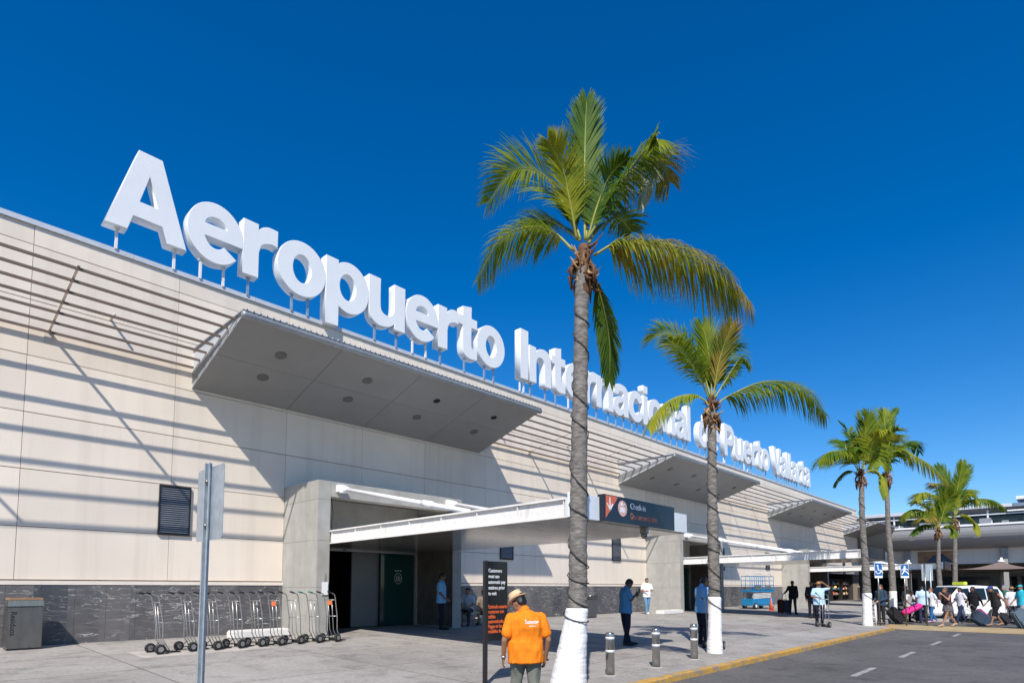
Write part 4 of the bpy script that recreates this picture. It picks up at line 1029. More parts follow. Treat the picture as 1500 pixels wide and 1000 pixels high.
def lift():
    t = thing('scissor_lift', 'blue scissor lift with railed platform parked folded by the stone wall', 'scissor lift', (37.6,14.4,gz(14.4)), radians(-12))
    b = MB(); b.box(-1.15,1.15,-.38,.38,.20,.62); b.box(-.8,.8,-.40,-.381,.26,.55); b.build('chassis', M['lift_blue'], t, bevel=.03)
    for x in (-.85,.85):
        for y in (-.36,.36):
            w = MB(); w.loft([((x,y-.07,.19),(.17,0,0),(0,0,.17)),((x,y-.05,.19),(.19,0,0),(0,0,.19)),((x,y+.05,.19),(.19,0,0),(0,0,.19)),((x,y+.07,.19),(.17,0,0),(0,0,.17))],18)
            W = w.build('wheel', M['rubber'], t); h = MB(); h.loft([((x,y-.075,.19),(.1,0,0),(0,0,.1)),((x,y+.075,.19),(.1,0,0),(0,0,.1))],12,False); h.build('rim', M['white_old'], W)
    s = MB()
    for i in range(4):
        z = .64+i*.085
        for y in (-.3,.3): s.bar((-.9,y,z),(.9,y,z+.07),.05,.045); s.bar((.9,y*.8,z),(-.9,y*.8,z+.07),.05,.045)
    s.build('scissor_arms', M['white_old'], t)
    p = MB(); p.box(-1.15,1.15,-.38,.38,1.02,1.14); p.box(-.1,1.16,-.40,.40,1.141,1.30); p.build('platform', M['lift_blue'], t, bevel=.015)
    r = MB()
    for y in (-.37,.37):
        for z in (1.45,1.72,1.98): r.tube([(-1.13,y,z),(1.13,y,z)],.02,6)
        for i in range(6): x = -1.13+i*.452; r.tube([(x,y,1.14),(x,y,1.98)],.02,6)
    for x in (-1.13,1.13):
        for z in (1.45,1.72,1.98): r.tube([(x,-.37,z),(x,.37,z)],.02,6)
    r.build('guard_rail', M['lift_blue'], t)
    r = MB(); r.tube([(-.6,-.3,2.0),(-.6,-.3,2.2),(.9,-.3,2.16),(1.0,-.3,2.0)],.018,6); r.tube([(-.6,.3,2.0),(-.6,.3,2.2),(.9,.3,2.16)],.018,6); r.build('top_bar', M['white_old'], t)
    b = MB(); b.box(-.9,-.2,-.395,-.382,1.16,1.42); b.box(.15,.8,-.42,-.401,1.2,1.4); b.build('control_box', M['lift_grey'], t)
    c = thing('traffic_cone', 'orange traffic cone standing in front of the blue scissor lift', 'cone', (35.8,12.95,gz(12.95)))
    b = MB(); b.lathe([(.13,.03),(.022,.72),(.0,.725)], n=18); b.build('cone_body', M['cone'], c); b = MB(); b.box(-.18,.18,-.18,.18,0,.03); b.build('base', M['cone'], c, bevel=.01)
lift()
def suitcase(label, loc, rz, col, w=.45, h=.68, d=.26, tilt=0, group=None, handle=True, cat='suitcase'):
    t = thing('suitcase', label, cat, loc, rz, group)
    t.rotation_euler = (tilt, 0, rz)
    m = cloth('case_%d_%d_%d' % tuple(int(c*99) for c in col), col, .12)
    b = MB(); b.box(-w/2,w/2,-d/2,d/2,.05,.05+h); b.build('shell', m, t, bevel=.045)
    b = MB(); b.box(-w*.38,w*.38,-d/2-.03,-d/2+.002,.10,h*.55); b.build('pocket', m, t, bevel=.012)
    z = MB(); z.box(-w/2-.004,w/2+.004,d*.18,d*.22,.09,.01+h); z.build('zip', M['black'], t)
    for x in (-w*.36,w*.36):
        q = MB(); q.loft([((x-.02,d*.3,.035),(0,.035,0),(0,0,.035)),((x+.02,d*.3,.035),(0,.035,0),(0,0,.035))],12,False); q.build('wheel', M['rubber'], t)
    if handle:
        q = MB(); q.tube([(-.10,d*.36,h),(-.10,d*.36,h+.38),(.10,d*.36,h+.38),(.10,d*.36,h)],.010,6); q.build('pull_handle', M['chrome'], t)
    q = MB(); q.tube([(-.08,0,.05+h),(-.06,0,.09+h),(.06,0,.09+h),(.08,0,.05+h)],.012,6); q.build('grab_handle', M['black'], t)
    return t
def street_signs():
    def px(x,y,z): d = FW*FPX+RT*(x-750)+UPV*(795-y); return EYE+d*((z-1.25)/d.z)
    for i,(cx,y0,y1,w,base,kind,lab) in enumerate(((1286.5,824,846,11.5,(27.0,5.75),'wheel','blue wheelchair sign on a pole just right of the corner palm'),(1325,826,846,12,(29.6,6.7),'walk','blue pedestrian sign on a dark pole behind the luggage'))):
        B = V((base[0],base[1],-.24 if i == 0 else -.40)); dist = (B-EYE).dot(FH); s = dist/FPX
        P = plane_at(cx, (y0+y1)/2, B); x,y,z = P
        t = thing('street_sign', lab, 'sign', (x,y,B.z), YAW-pi/2, 'blue street signs at the crossing'); H = z-B.z; W = w*s/2; Hh = (y1-y0)*s/2
        b = MB(); b.tube([(0,.03,0),(0,.03,H+Hh)],.028,8); b.build('pole', M['steel_dark'], t)
        b = MB(); b.box(-W,W,-.012,.0,H-Hh-(.0),H+Hh); b.build('plate', M['signwhite'], t)
        b = MB(); b.box(-W+.015,W-.015,-.016,-.0125,H-Hh+.09,H+Hh-.015); b.build('blue_field', M['blue_sign'], t)
        g = MB(); u = (0,1,0); yy = -.018; c = H+.035; k = Hh*.62
        if kind == 'wheel':
            for j in range(14): a0 = radians(-200+j*17); a1 = a0+radians(17); g.bar((k*.5*cos(a0)-.01,yy,c-k*.35+k*.5*sin(a0)),(k*.5*cos(a1)-.01,yy,c-k*.35+k*.5*sin(a1)),.03,.004,u)
            g.bar((-.02,yy,c+k*.55),(0,yy,c-k*.2),.04,.004,u); g.bar((0,yy,c-k*.15),(.10,yy,c-k*.15),.035,.004,u); g.bar((.10,yy,c-k*.15),(.16,yy,c-k*.75),.035,.004,u); g.prism([(-.03+.035*cos(q),c+k*.8+.035*sin(q)) for q in [j*pi/5 for j in range(10)]],'y',yy-.002,yy+.002)
        else:
            g.prism([(.0+.045*cos(q),c+k*.8+.045*sin(q)) for q in [j*pi/5 for j in range(10)]],'y',yy-.002,yy+.002)
            g.bar((0,yy,c+k*.55),(-.02,yy,c-k*.1),.09,.004,u); g.bar((-.02,yy,c-k*.1),(-.13,yy,c-k*.95),.045,.004,u); g.bar((0,yy,c-k*.1),(.10,yy,c-k*.5),.045,.004,u); g.bar((.10,yy,c-k*.5),(.17,yy,c-k*.95),.04,.004,u)
            g.bar((-.02,yy,c+k*.5),(-.14,yy,c+.0),.03,.004,u); g.bar((.02,yy,c+k*.5),(.14,yy,c+.02),.03,.004,u)
        g.build('pictogram', M['txt_white'], t)
    for j,(cx,y0,y1,w,base,lab) in enumerate(((1304,828,850,5,(31.5,7.0),'thin grey sign seen edge on between the two blue signs'),(1354,826,850,8,(31.0,5.2),'narrow light grey back of a sign, on a dark post right of the pedestrian sign'),(1362,826,850,9,(34.5,5.35),'wider light grey back of a sign beside the narrow one'))):
        B = V((base[0],base[1],-.40)); s = (B-EYE).dot(FH)/FPX; P = plane_at(cx,(y0+y1)/2,B)
        t = thing('street_sign', lab, 'sign', (P.x,P.y,B.z), YAW-pi/2, 'signs seen from behind at the crossing'); H = P.z-B.z; W = w*s/2; Hh = (y1-y0)*s/2
        b = MB(); b.tube([(0,-.03,0),(0,-.03,H+Hh)],.028,8); b.build('pole', M['steel_dark'] if j == 1 else M['galv'], t)
        b = MB(); b.box(-W,W,0,.012,H-Hh,H+Hh); b.build('plate', M['galv'], t, bevel=.003)
street_signs()
def taxi():
    t = thing('taxi_van', 'white taxi van with a lime roof light, behind the people crossing', 'van', (37.4,4.5,-.40), radians(143))
    # local x forward; profile in x/z
    W = .86
    body = [(-2.05,.42),(-2.08,.75),(-2.06,1.05),(2.0,.92),(2.12,.72),(2.10,.36),(1.78,.30),(-1.9,.30)]
    b = MB()
    prof = [(-2.06,.35,.80),(-2.10,.55,.86),(-2.08,.98,.86),(-1.98,1.02,.84)]
    secs = [(-2.08,.36,1.00,.80),(-1.95,.28,1.04,.86),(-.8,.26,1.02,.88),(.6,.26,.99,.88),(1.35,.28,.95,.87),(1.85,.30,.86,.82),(2.10,.38,.74,.70)]
    rings = []
    vs = []; fs = []
    for x,z0,z1,w in secs:
        ring = [(-w*.92,z0),(-w,z0+.12),(-w,z1-.16),(-w*.95,z1),(w*.95,z1),(w,z1-.16),(w,z0+.12),(w*.92,z0)]
        vs += [(x,y,z) for y,z in ring]
    n = 8
    for i in range(len(secs)-1):
        for k in range(n): fs.append((i*n+k,i*n+(k+1)%n,(i+1)*n+(k+1)%n,(i+1)*n+k))
    fs += [tuple(range(n)), tuple(range((len(secs)-1)*n,len(secs)*n))]
    b._add(vs, fs, False); b.build('body', M['car_white'], t, bevel=.03)
    c = MB(); vs = []; fs = []
    cs = [(-2.0,1.0,1.02,.82),(-1.93,1.0,1.40,.80),(-1.75,1.0,1.70,.72),(-.4,1.0,1.76,.72),(.35,1.0,1.72,.70),(1.25,.95,1.0,.78)]
    for x,z0,z1,w in cs: vs += [(x,-.85,z0),(x,-w,z1-.03),(x,-w+.06,z1),(x,w-.06,z1),(x,w,z1-.03),(x,.85,z0)]
    n = 6
    for i in range(len(cs)-1):
        for k in range(n): fs.append((i*n+k,i*n+(k+1)%n,(i+1)*n+(k+1)%n,(i+1)*n+k))
    fs += [tuple(range(n)), tuple(range((len(cs)-1)*n,len(cs)*n))]
    c._add(vs, fs, False); CB = c.build('cabin', M['car_white'], t, bevel=.02)
    for sg in (-1,1):
        for pts in ([(-1.80,1.08),(-1.74,1.58),(-1.02,1.62),(-1.02,1.06)],[(-.95,1.06),(-.95,1.62),(-.1,1.62),(-.1,1.06)],[(-.03,1.06),(-.03,1.62),(.32,1.60),(.98,1.06)]):
            g = MB(); 
            def yy(z): return sg*(.86-(z-1.0)*.185)
            g._add([(x,yy(z)+sg*.004,z) for x,z in pts], [tuple(range(4))]); g.build('side_window', M['teal_dark'], CB)
    g = MB(); g._add([(1.17,-.72,1.045),(1.17,.72,1.045),(.42,.64,1.665),(.42,-.64,1.665)], [(0,1,2,3)])
    for v in range(len(g.v)): g.v[v] = (g.v[v][0]+.02,g.v[v][1],g.v[v][2]+.02)
    g.build('windscreen', M['teal_dark'], CB)
    g = MB(); g._add([(-1.985,-.70,1.08),(-1.985,.70,1.08),(-1.93,.66,1.42),(-1.93,-.66,1.42)], [(0,1,2,3)])
    for v in range(len(g.v)): g.v[v] = (g.v[v][0]-.03,g.v[v][1],g.v[v][2])
    g.build('rear_window', M['teal_dark'], CB)
    for x in (-1.25,1.30):
        for y in (-.82,.82):
            w = MB(); w.loft([((x,y-.09,.31),(.27,0,0),(0,0,.27)),((x,y-.07,.31),(.31,0,0),(0,0,.31)),((x,y+.07,.31),(.31,0,0),(0,0,.31)),((x,y+.09,.31),(.27,0,0),(0,0,.27))],24)
            Wh = w.build('wheel', M['rubber'], t); h = MB(); h.loft([((x,y-.095,.31),(.19,0,0),(0,0,.19)),((x,y+.095,.31),(.19,0,0),(0,0,.19))],18,False); h.build('rim', M['chrome'], Wh)
    for y in (-.62,.62):
        l = MB(); l.ball((1.98,y,.66),(.12,.17,.09),8); l.build('headlight', M['teal_dark'], t)
        l = MB(); l.box(-2.13,-2.06,y*1.2-.09,y*1.2+.09,.70,1.0); l.build('tail_light', M['lamp_red'], t, bevel=.01)
    l = MB(); l.box(-2.16,-2.05,-.8,.8,.38,.58); l.box(2.0,2.16,-.72,.72,.34,.52); l.build('bumper', M['car_white'], t, bevel=.03)
    l = MB(); l.box(-.45,-.22,-.34,.34,1.77,1.94); l.build('roof_light', M['taxi_lime'], t, bevel=.03)
    text_part('roof_lettering', 'TAXI', .16, M['txt_black'], Matrix.Translation((-.453,.24,1.80)) @ Matrix.Rotation(-pi/2,4,'Z') @ STAND, t, bold=.002)
    for sg in (-1,1):
        l = MB(); l.box(.72,.84,sg*.90-.08,sg*.90+.08,1.04,1.2); l.build('mirror', M['black'], t, bevel=.02)
taxi()
# ================================================================ FAR WING
def wing():
    T = thing('far_terminal_wing', 'far terminal wing with a long curved grey fascia, glazed upper floor and dark arcade', 'building', (72,0,-.40))
    X = 74.0; Y0, Y1 = -22, 40
    b = MB(); b.box(X+.6,X+1.0,Y0,Y1,3.6,5.6); b.build('wall', M['panel'], T, True)
    b = MB(); b.box(X+6,X+6.3,Y0,Y1,-.4,3.6); b.build('arcade_wall', mat('arcade_shaded_beige',(.13,.115,.10),.7), T, True)  # beige wall, its colour darkened to stand in for the shade back here
    b = MB(); b.quad((X+.6,Y0,3.6),(X+6,Y0,3.6),(X+6,Y1,3.6),(X+.6,Y1,3.6)); b.build('arcade_ceiling', M['awn_grey'], T, True)
    b = MB()
    for i in range(6): y = -6+i*6.3; b.box(X+5.9,X+5.99,y,y+4.6,-.3,2.4)
    b.build('shopfront', M['teal_dark'], T, True)
    # curved fascia
    f = MB(); prof = []
    for i in range(11): a = radians(-90+i*9); prof.append((X+.9-2.2*cos(a)*1.0, 7.0+1.75*sin(a)))
    prof = [(X+.9,5.1)]+[(X+.6-2.3*sin(radians(i*9)), 6.95-1.85*cos(radians(i*9))) for i in range(11)]+[(X-1.7,7.15),(X+.9,7.15)]
    n = len(prof); vs = [(x,Y0,z) for x,z in prof]+[(x,Y1,z) for x,z in prof]
    f._add(vs, [(i,(i+1)%n,(i+1)%n+n,i+n) for i in range(n)]+[tuple(range(n)),tuple(range(n,2*n))]); f.build('curved_fascia', mat('fascia_grey',(.33,.335,.34),.5,noise_amt=.02), T, True)
    r = MB(); r.box(X-1.8,X-1.5,Y0,Y1,7.151,7.32); 
    for i in range(25): r.box(X-1.65,X-1.6,Y0+i*2.5,Y0+i*2.5+.06,7.321,7.6)
    r.build('edge_rail', M['white'], T, True)
    s = MB()
    for i in range(10): y = Y0+2+i*5.3; s.box(X-1.45,X-1.20,y,y+.5,6.0,6.2)
    s.build('lamp', M['awn_dark'], T, True)
    u = MB(); u.box(X+2,X+2.3,Y0,Y1,7.15,8.75); u.build('upper_glazing', M['teal_dark'], T, True)
    u = MB(); u.box(X+1.2,X+8,Y0,12.0,9.1,9.4); u.box(X+1.2,X+8,12.01,Y1,8.9,9.25); u.box(X+1.1,X+1.19,Y0,Y1,8.38,8.50); u.build('roof_edge', M['cap'], T, True)
    u = MB()
    for i in range(14): y = Y0+i*4; u.box(X+1.6,X+1.75,y,y+.14,7.16,8.89)
    u.build('mullion', M['white'], T, True)
    for (y,w,h) in ((9,.8,.5),(10.6,.9,.7),(5.7,.9,.8),(4.4,.5,.5),(7.5,1.2,.35),(13,1,.5),(16,.7,.6)):
        u = MB(); u.box(X-.2,X+.4,y,y+w,7.16,7.16+h); u.build('rooftop_unit', M['zinc'], T, True)
    c = MB()
    for y in (4.9, -3, 12.8): c.box(X+.2,X+.55,y-.25,y+.25,-.4,5.08)
    c.build('column', M['conc'], T, True)
    # upright stair tower at right
    t = thing('stair_tower', 'white framed upper tower of the far wing at the right edge', 'tower', (75,2.5,7.15))
    b = MB(); b.box(X+1,X+6,-1.5,3.1,10.1,11.5); b.box(X+.7,X+6,-1.5,3.8,9.7,10.0); b.build('cabin', M['panelw'], t, True)
    b = MB(); b.box(X+.9,X+1.05,2.8,3.02,7.16,9.69); b.box(X+.9,X+1.05,-1.2,-.95,7.16,9.69); b.box(X+.7,X+1.2,-1.5,4.5,8.6,8.72); b.build('frame', M['white'], t, True)
    b = MB(); b.box(X+1.5,X+6,-1.3,2.9,7.16,9.69); b.build('dark_core', mat('tower_dark',(.07,.05,.045),.6), t, True)
    # tensile canopies in front
    for i,(y,h) in enumerate(((4.6,0),(11.3,0))):
        c = thing('fabric_canopy', ['brown fabric canopy on a white headed post at far right, before the far wing','brown fabric canopy of the far wing, hidden partly by the two small palms'][i], 'canopy', (66,y,-.4), 0, 'brown fabric canopies')
        m = MB(); hub = V((0,0,3.85)); L, Wd = 5.0, 3.34
        cor = [V((-L,-Wd,3.2)),V((L,-Wd,3.2)),V((L,Wd,3.2)),V((-L,Wd,3.2))]
        K = 8
        for q in range(4):
            a, b_ = cor[q], cor[(q+1)%4]
            for u_ in range(K):
                for v_ in range(K):
                    def S(s,t_): e = a.lerp(b_,t_); e = e+V((0,0,.12*sin(pi*t_)*-1)); p = hub.lerp(e,s); p.z += -.25*sin(pi*s); return p
                    m._add([S(u_/K,v_/K),S((u_+1)/K,v_/K),S((u_+1)/K,(v_+1)/K),S(u_/K,(v_+1)/K)],[(0,1,2,3)],True)
        m.build('fabric', cloth('tensile_brown',(.20,.15,.125),.05), c, fixn=False)
        p = MB(); p.tube([(0,0,0),(0,0,3.2)],.14,12); p.build('post', M['conc'], c)
        p = MB(); p.tube([(0,0,3.2),(.0,0,3.9),(0,-.05,4.2)],.09,10); p.ball((0,0,3.88),(.26,.26,.12),8); p.build('head', M['white'], c)
        p = MB(); [p.bar((0,0,3.0),tuple(k*.96),.06,.06) for k in cor]; p.build('strut', M['steel_dark'], c)
    # pictorial panel hung on the beige wall
    t = thing('wall_poster', 'brown and blue landscape poster on the beige wall of the far wing', 'poster', (X,11.0,3.9))
    b = MB(); b.box(X+.53,X+.595,8.6,11.9,3.75,4.95); b.build('board', mat('poster_brown',(.32,.16,.07),.5,noise_amt=.45,scale=1.2), t, True)
    b = MB(); b.prism([(8.9,3.8),(11.2,3.8),(10.6,4.5),(9.8,4.7),(9.3,4.2)],'x',X+.52,X+.528); b.build('dark_shape', mat('poster_navy',(.03,.045,.09),.5,noise_amt=.5,scale=2), t, True)
M['panelw'] = mat('tower_white', (.70,.71,.72), .5, noise_amt=.05)
wing()
# ================================================================ PEOPLE
SK = dict(tan=skin('tan',(.30,.150,.085)), brown=skin('brown',(.17,.080,.045)), dark=skin('dark',(.10,.05,.03)), light=skin('light',(.46,.27,.19)))
HAIRM = mat('hair_black', (.010,.008,.007), .5, noise_amt=.3, scale=40)
HAIRB = mat('hair_brown', (.11,.05,.025), .55, noise_amt=.3, scale=40)
def person(label, loc, face_deg, h=1.70, pose=None, skin_='brown', shirt=(.2,.4,.7), trousers=(.02,.02,.04), shoes=(.02,.02,.02), hair='short',
           sleeves='short', legs='long', girth=1.0, hat=None, dress=None, vox=.014, group=None, fold=.006, pants_rough=None, cap_col=None, hairm=None, extra=None, head=(0,0)):
    """facing: degrees of the direction the figure looks, counter-clockwise from +X"""
    s = h/1.72; T = thing('person', label, 'person', loc, radians(face_deg)-pi/2, group); T.scale = (s,s,s)
    J = dict(pel=(0,0,.94), che=(0,0,1.30), nek=(0,.005,1.47), hed=(0,.025,1.60),
             shl=(-.185,0,1.405), shr=(.185,0,1.405), ell=(-.245,-.03,1.12), elr=(.245,-.03,1.12), wrl=(-.255,.06,.87), wrr=(.255,.06,.87),
             hil=(-.095,0,.92), hir=(.095,0,.92), knl=(-.10,.02,.50), knr=(.10,.02,.50), anl=(-.10,0,.085), anr=(.10,0,.085), ftl=(-.12,.17,.03), ftr=(.12,.17,.03))
    J.update(pose or {}); J = {k: V(v) for k,v in J.items()}
    g = girth; pel, che, nek, hed = J['pel'], J['che'], J['nek'], J['hed']
    ax = (J['shr']-J['shl']).normalized(); hx = (J['hir']-J['hil']).normalized()
    up = (nek-pel).normalized(); fw = up.cross(ax)*1.0; fw = -fw if fw.dot(V((0,1,0))) < 0 and False else (ax.cross(up)*-1); 
    fw = up.cross(ax).normalized()
    def torso(m, grow, z0=-.10, z1=1.0, hem=1.0):
        rows = [(-.14,.135,.095,0),(-.08,.165,.115,0),(.0,.172,.122,0),(.10,.160,.115,.005),(.20,.158,.112,.01),(.32,.178,.120,.0),(.42,.188,.112,-.01),(.475,.165,.090,-.01),(.51,.095,.068,0),(.53,.062,.060,.005)]
        L = (nek-pel).length/.53; out = []
        for z,rx,ry,oy in rows:
            if z < z0: continue
            k = min(max(z/.42,0),1); a_ = hx.lerp(ax,k).normalized(); c = pel.lerp(che, min(1,z/.36)) if z < .36 else che.lerp(nek, (z-.36)/.17)
            if z < 0: c = pel+V((0,0,z))
            f_ = up.cross(a_).normalized(); gg = g if z < .40 else 1+(g-1)*.4
            out.append((c+f_*oy, a_*(rx*gg+grow), f_*(ry*gg+grow)))
        m.loft(out, 22)
    def limb(m, a, b, ra, rb, grow=0): m.cap(J[a], J[b], ra+grow, rb+grow)
    def hand(m, side):
        e, w = J['el'+side], J['wr'+side]; d = (w-e).normalized(); sd = V((1,0,0)) if side == 'r' else V((-1,0,0))
        inn = (-sd-d*(-sd).dot(d)).normalized(); fr = d.cross(inn).normalized(); 
        if fr.y < 0 and abs(fr.y) > .2: fr = -fr
        pc = w+d*.045
        m.loft([(w-d*.005, fr*.026, inn*.020),(w+d*.03, fr*.036, inn*.016),(w+d*.075, fr*.040, inn*.014),(w+d*.09, fr*.036, inn*.010)], 12)
        for i,(o,l) in enumerate(((-.030,.055),(-.010,.068),(.010,.072),(.030,.064))):
            p0 = w+d*.082+fr*o; p1 = p0+d*l*.5+inn*.008; p2 = p1+(d*.6+inn*.7).normalized()*l*.34; p3 = p2+(d*.2+inn).normalized()*l*.26
            rr = .0088
            m.tube([p0-d*.01,p0,p1,p2,p3],[rr,rr,rr*.95,rr*.9,rr*.5],8)
        p0 = w+d*.025+fr*.030; p1 = p0+(fr*.8+d*.7).normalized()*.035; p2 = p1+(d*.9+inn*.35).normalized()*.032
        m.tube([p0-fr*.008,p0,p1,p2],[.011,.0115,.0105,.006],8)
    b = MB(); torso(b, -.012)
    b.cap(nek-V((0,0,.04)), hed-V((0,0,.06)), .056, .052)
    # head: skull, jaw, nose, ears; tilt = (yaw, pitch) degrees
    hm = Matrix.Translation(hed) @ Matrix.Rotation(radians(head[0]),4,'Z') @ Matrix.Rotation(radians(-head[1]),4,'X')
    b.X = hm
    b.loft([((0,.030,-.118),(.020,0,0),(0,.020,0)),((0,.028,-.105),(.042,0,0),(0,.045,0)),((0,.018,-.075),(.060,0,0),(0,.070,0)),((0,.006,-.035),(.069,0,0),(0,.086,0)),((0,0,.01),(.075,0,0),(0,.094,0)),((0,-.004,.055),(.074,0,0),(0,.092,0)),((0,-.006,.09),(.058,0,0),(0,.074,0)),((0,-.006,.112),(.030,0,0),(0,.040,0)),((0,-.006,.118),(.006,0,0),(0,.008,0))], 20)
    b.loft([((0,.094,-.048),(.015,0,0),(0,.018,0)),((0,.098,-.036),(.013,0,0),(0,.018,0)),((0,.092,-.010),(.008,0,0),(0,.012,0)),((0,.086,.008),(.006,0,0),(0,.008,0))],8)
    b.tube([(-.022,.088,-.068),(0,.094,-.066),(.022,.088,-.068)],.008,6)
    b.tube([(-.045,.078,.022),(-.02,.088,.026),(.02,.088,.026),(.045,.078,.022)],.009,6)
    for sg in (-1,1): b.ball((sg*.077,-.005,-.012),(.009,.018,.030),8)
    b.X = None
    for sd in 'lr':
        limb(b,'sh'+sd,'el'+sd,.048,.038); limb(b,'el'+sd,'wr'+sd,.038,.026); hand(b, sd)
        limb(b,'hi'+sd,'kn'+sd,.078,.052); limb(b,'kn'+sd,'an'+sd,.052,.036)
        k, a = J['kn'+sd], J['an'+sd]; b.ball(k.lerp(a,.28)-fw*.015,(.052,.055,.10),8)
        b.cap(a, J['ft'+sd], .036, .024)
    B = fused(b, 'body', SK[skin_], T, min(vox, .012) if vox > .008 else vox, 3)
    if vox < .02:
        e = MB(); e.X = hm
        for sg in (-1,1): e.ball((sg*.031,.083,.004),(.013,.008,.007),6)
        e.build('eyes', M['black'], B)
    def pm(name, col): return cloth('c%d_%d_%d' % tuple(int(c*250) for c in col), col)
    seed = sum(map(ord,label)) % 50
    if shirt:
        m = MB(); torso(m, .016, -.05 if not dress else -.08)
        if not dress:
            f0 = up.cross(hx).normalized(); hg = .190*g+.006
            m.loft([(pel+V((0,0,-.13)), hx*hg, f0*(.140*g+.006)),(pel+V((0,0,-.06)), hx*hg, f0*(.140*g+.004)),(pel+up*.05, hx*(hg-.004), f0*(.136*g)),(pel+up*.14, hx*(hg-.014), f0*(.128*g))], 22)
        for sd in 'lr': m.cap(nek+V((0,0,-.045)), J['sh'+sd], .050, .052)
        m.cap(nek-V((0,0,.015)), nek+V((0,-.008,.016)), .070, .064)
        for sd in 'lr':
            S, E_, W_ = J['sh'+sd], J['el'+sd], J['wr'+sd]
            if sleeves == 'short': m.cap(S, S.lerp(E_,.70), .060, .064)
            elif sleeves == 'long': m.cap(S,E_,.066,.052); m.cap(E_,E_.lerp(W_,.93),.052,.036)
            else: m.cap(S, S.lerp(E_,.06), .056, .052)
        fused(m, 'shirt', pm('s',shirt), T, vox, 3, fold, 8, seed)
        cl = MB(); cl.X = None
        q = nek; ring = []
        cl.loft([(q+V((0,-.002,-.012)), ax*.072, fw*.070),(q+V((0,-.006,.030)), ax*.062, fw*.062),(q+V((0,-.006,.028)), ax*.054, fw*.054),(q+V((0,0,-.02)), ax*.05, fw*.05)], 18)
        cl.build('collar', pm('s',shirt), T)
    if trousers:
        m = MB(); hw = .012
        a_ = hx; f_ = up.cross(hx).normalized()
        m.loft([(pel+V((0,0,-.15)), a_*(.150*g), f_*(.110*g)),(pel+V((0,0,-.08)), a_*(.178*g), f_*(.128*g)),(pel, a_*(.178*g), f_*(.128*g)),(pel+up*.07, a_*(.168*g), f_*(.122*g))],22)
        for sd in 'lr':
            H, K, A_ = J['hi'+sd], J['kn'+sd], J['an'+sd]
            m.cap(H, K, .096*g, .068) ; 
            if legs == 'long': m.cap(K, A_+V((0,0,-.0)), .068, .056)
            elif legs == 'short': m.cap(K, K.lerp(A_,.12), .072, .074)
        fused(m, 'trousers' if legs == 'long' else 'shorts', pm('t',trousers), T, vox, 3, fold*.8, 7, seed+3)
    if dress:
        m = MB(); H = (J['hil']+J['hir'])/2; Kc = (J['knl']+J['knr'])/2
        kw = abs((J['knr']-J['knl']).dot(V((0,1,0))))/2; cen = H.lerp(Kc,.62)
        m.loft([(pel+up*.08, hx*.155, fw*.12),(pel, hx*.185, fw*.14),(cen, V((1,0,0))*.19, V((0,1,0))*(.15+kw*.55)),(cen+V((0,0,-.03)), V((1,0,0))*.17, V((0,1,0))*(.13+kw*.5))],22)
        fused(m, 'skirt', dress, T, vox, 2, fold, 9, seed)
    if shoes:
        for sd in 'lr':
            m = MB(); a, f = J['an'+sd], J['ft'+sd]; d = (f-a); d.z = 0; d = d.normalized() if d.length > .01 else V((0,1,0)); z = min(a.z, f.z+.055)
            sx = V((d.y,-d.x,0)); low = f.z-.03
            m.loft([(a-d*.055+V((0,0,-.035)), sx*.036, V((0,0,.030))),(a-d*.02+V((0,0,-.025)), sx*.044, V((0,0,.052))),(a+d*.06+V((0,0,-.036)), sx*.046, V((0,0,.042))),(f+V((0,0,.004)), sx*.050, V((0,0,.032))),(f+d*.07+V((0,0,-.002)), sx*.034, V((0,0,.022))),(f+d*.085, sx*.010, V((0,0,.008)))], 14)
            m.build('shoe', pm('f',shoes), T)
    hmt = hairm or HAIRM
    if hair:
        m = MB(); m.X = hm
        m.loft([((0,-.045,-.055),(.055,0,0),(0,.045,0)),((0,-.030,-.02),(.078,0,0),(0,.072,0)),((0,-.016,.02),(.083,0,0),(0,.088,0)),((0,-.008,.065),(.083,0,0),(0,.098,0)),((0,-.006,.10),(.068,0,0),(0,.086,0)),((0,-.006,.124),(.038,0,0),(0,.05,0)),((0,-.006,.132),(.008,0,0),(0,.01,0))],18)
        if hair == 'long': m.loft([((0,-.05,-.30),(.05,0,0),(0,.03,0)),((0,-.06,-.22),(.095,0,0),(0,.045,0)),((0,-.055,-.10),(.10,0,0),(0,.06,0)),((0,-.035,0),(.088,0,0),(0,.075,0)),((0,-.02,.05),(.085,0,0),(0,.08,0))],16)
        if hair == 'bun': m.ball((0,-.10,.03),.045,8)
        m.X = None
        fused(m, 'hair', hmt, T, min(vox,.012), 2, .004, 30, 2)
    if hat == 'fedora':
        m = MB(); m.X = hm @ Matrix.Rotation(radians(-6),4,'X')
        m.loft([((0,0,.048),(.088,0,0),(0,.104,0)),((0,0,.09),(.084,0,0),(0,.100,0)),((0,0,.145),(.074,0,0),(0,.088,0)),((0,0,.160),(.058,0,0),(0,.072,0)),((0,0,.150),(.022,0,0),(0,.046,0))],26)
        n = 32; vs = []; 
        for r_,zz in ((1.0,.050),(1.28,.043),(1.52,.046),(1.50,.052),(1.0,.060)):
            for k in range(n): a = 2*pi*k/n; vs.append((.086*r_*cos(a), .102*r_*sin(a)*.96, zz+(.020*(cos(a)**2)-.014*max(0,sin(a)))*(r_-1)*2))
        m._add(vs, [(i*n+k,i*n+(k+1)%n,(i+1)*n+(k+1)%n,(i+1)*n+k) for i in range(4) for k in range(n)], True)
        Hh = m.build('hat', mat('straw_hat',(.62,.47,.28),.8,noise_amt=.15,scale=60,bump=.5,bscale=120), T, fixn=True)
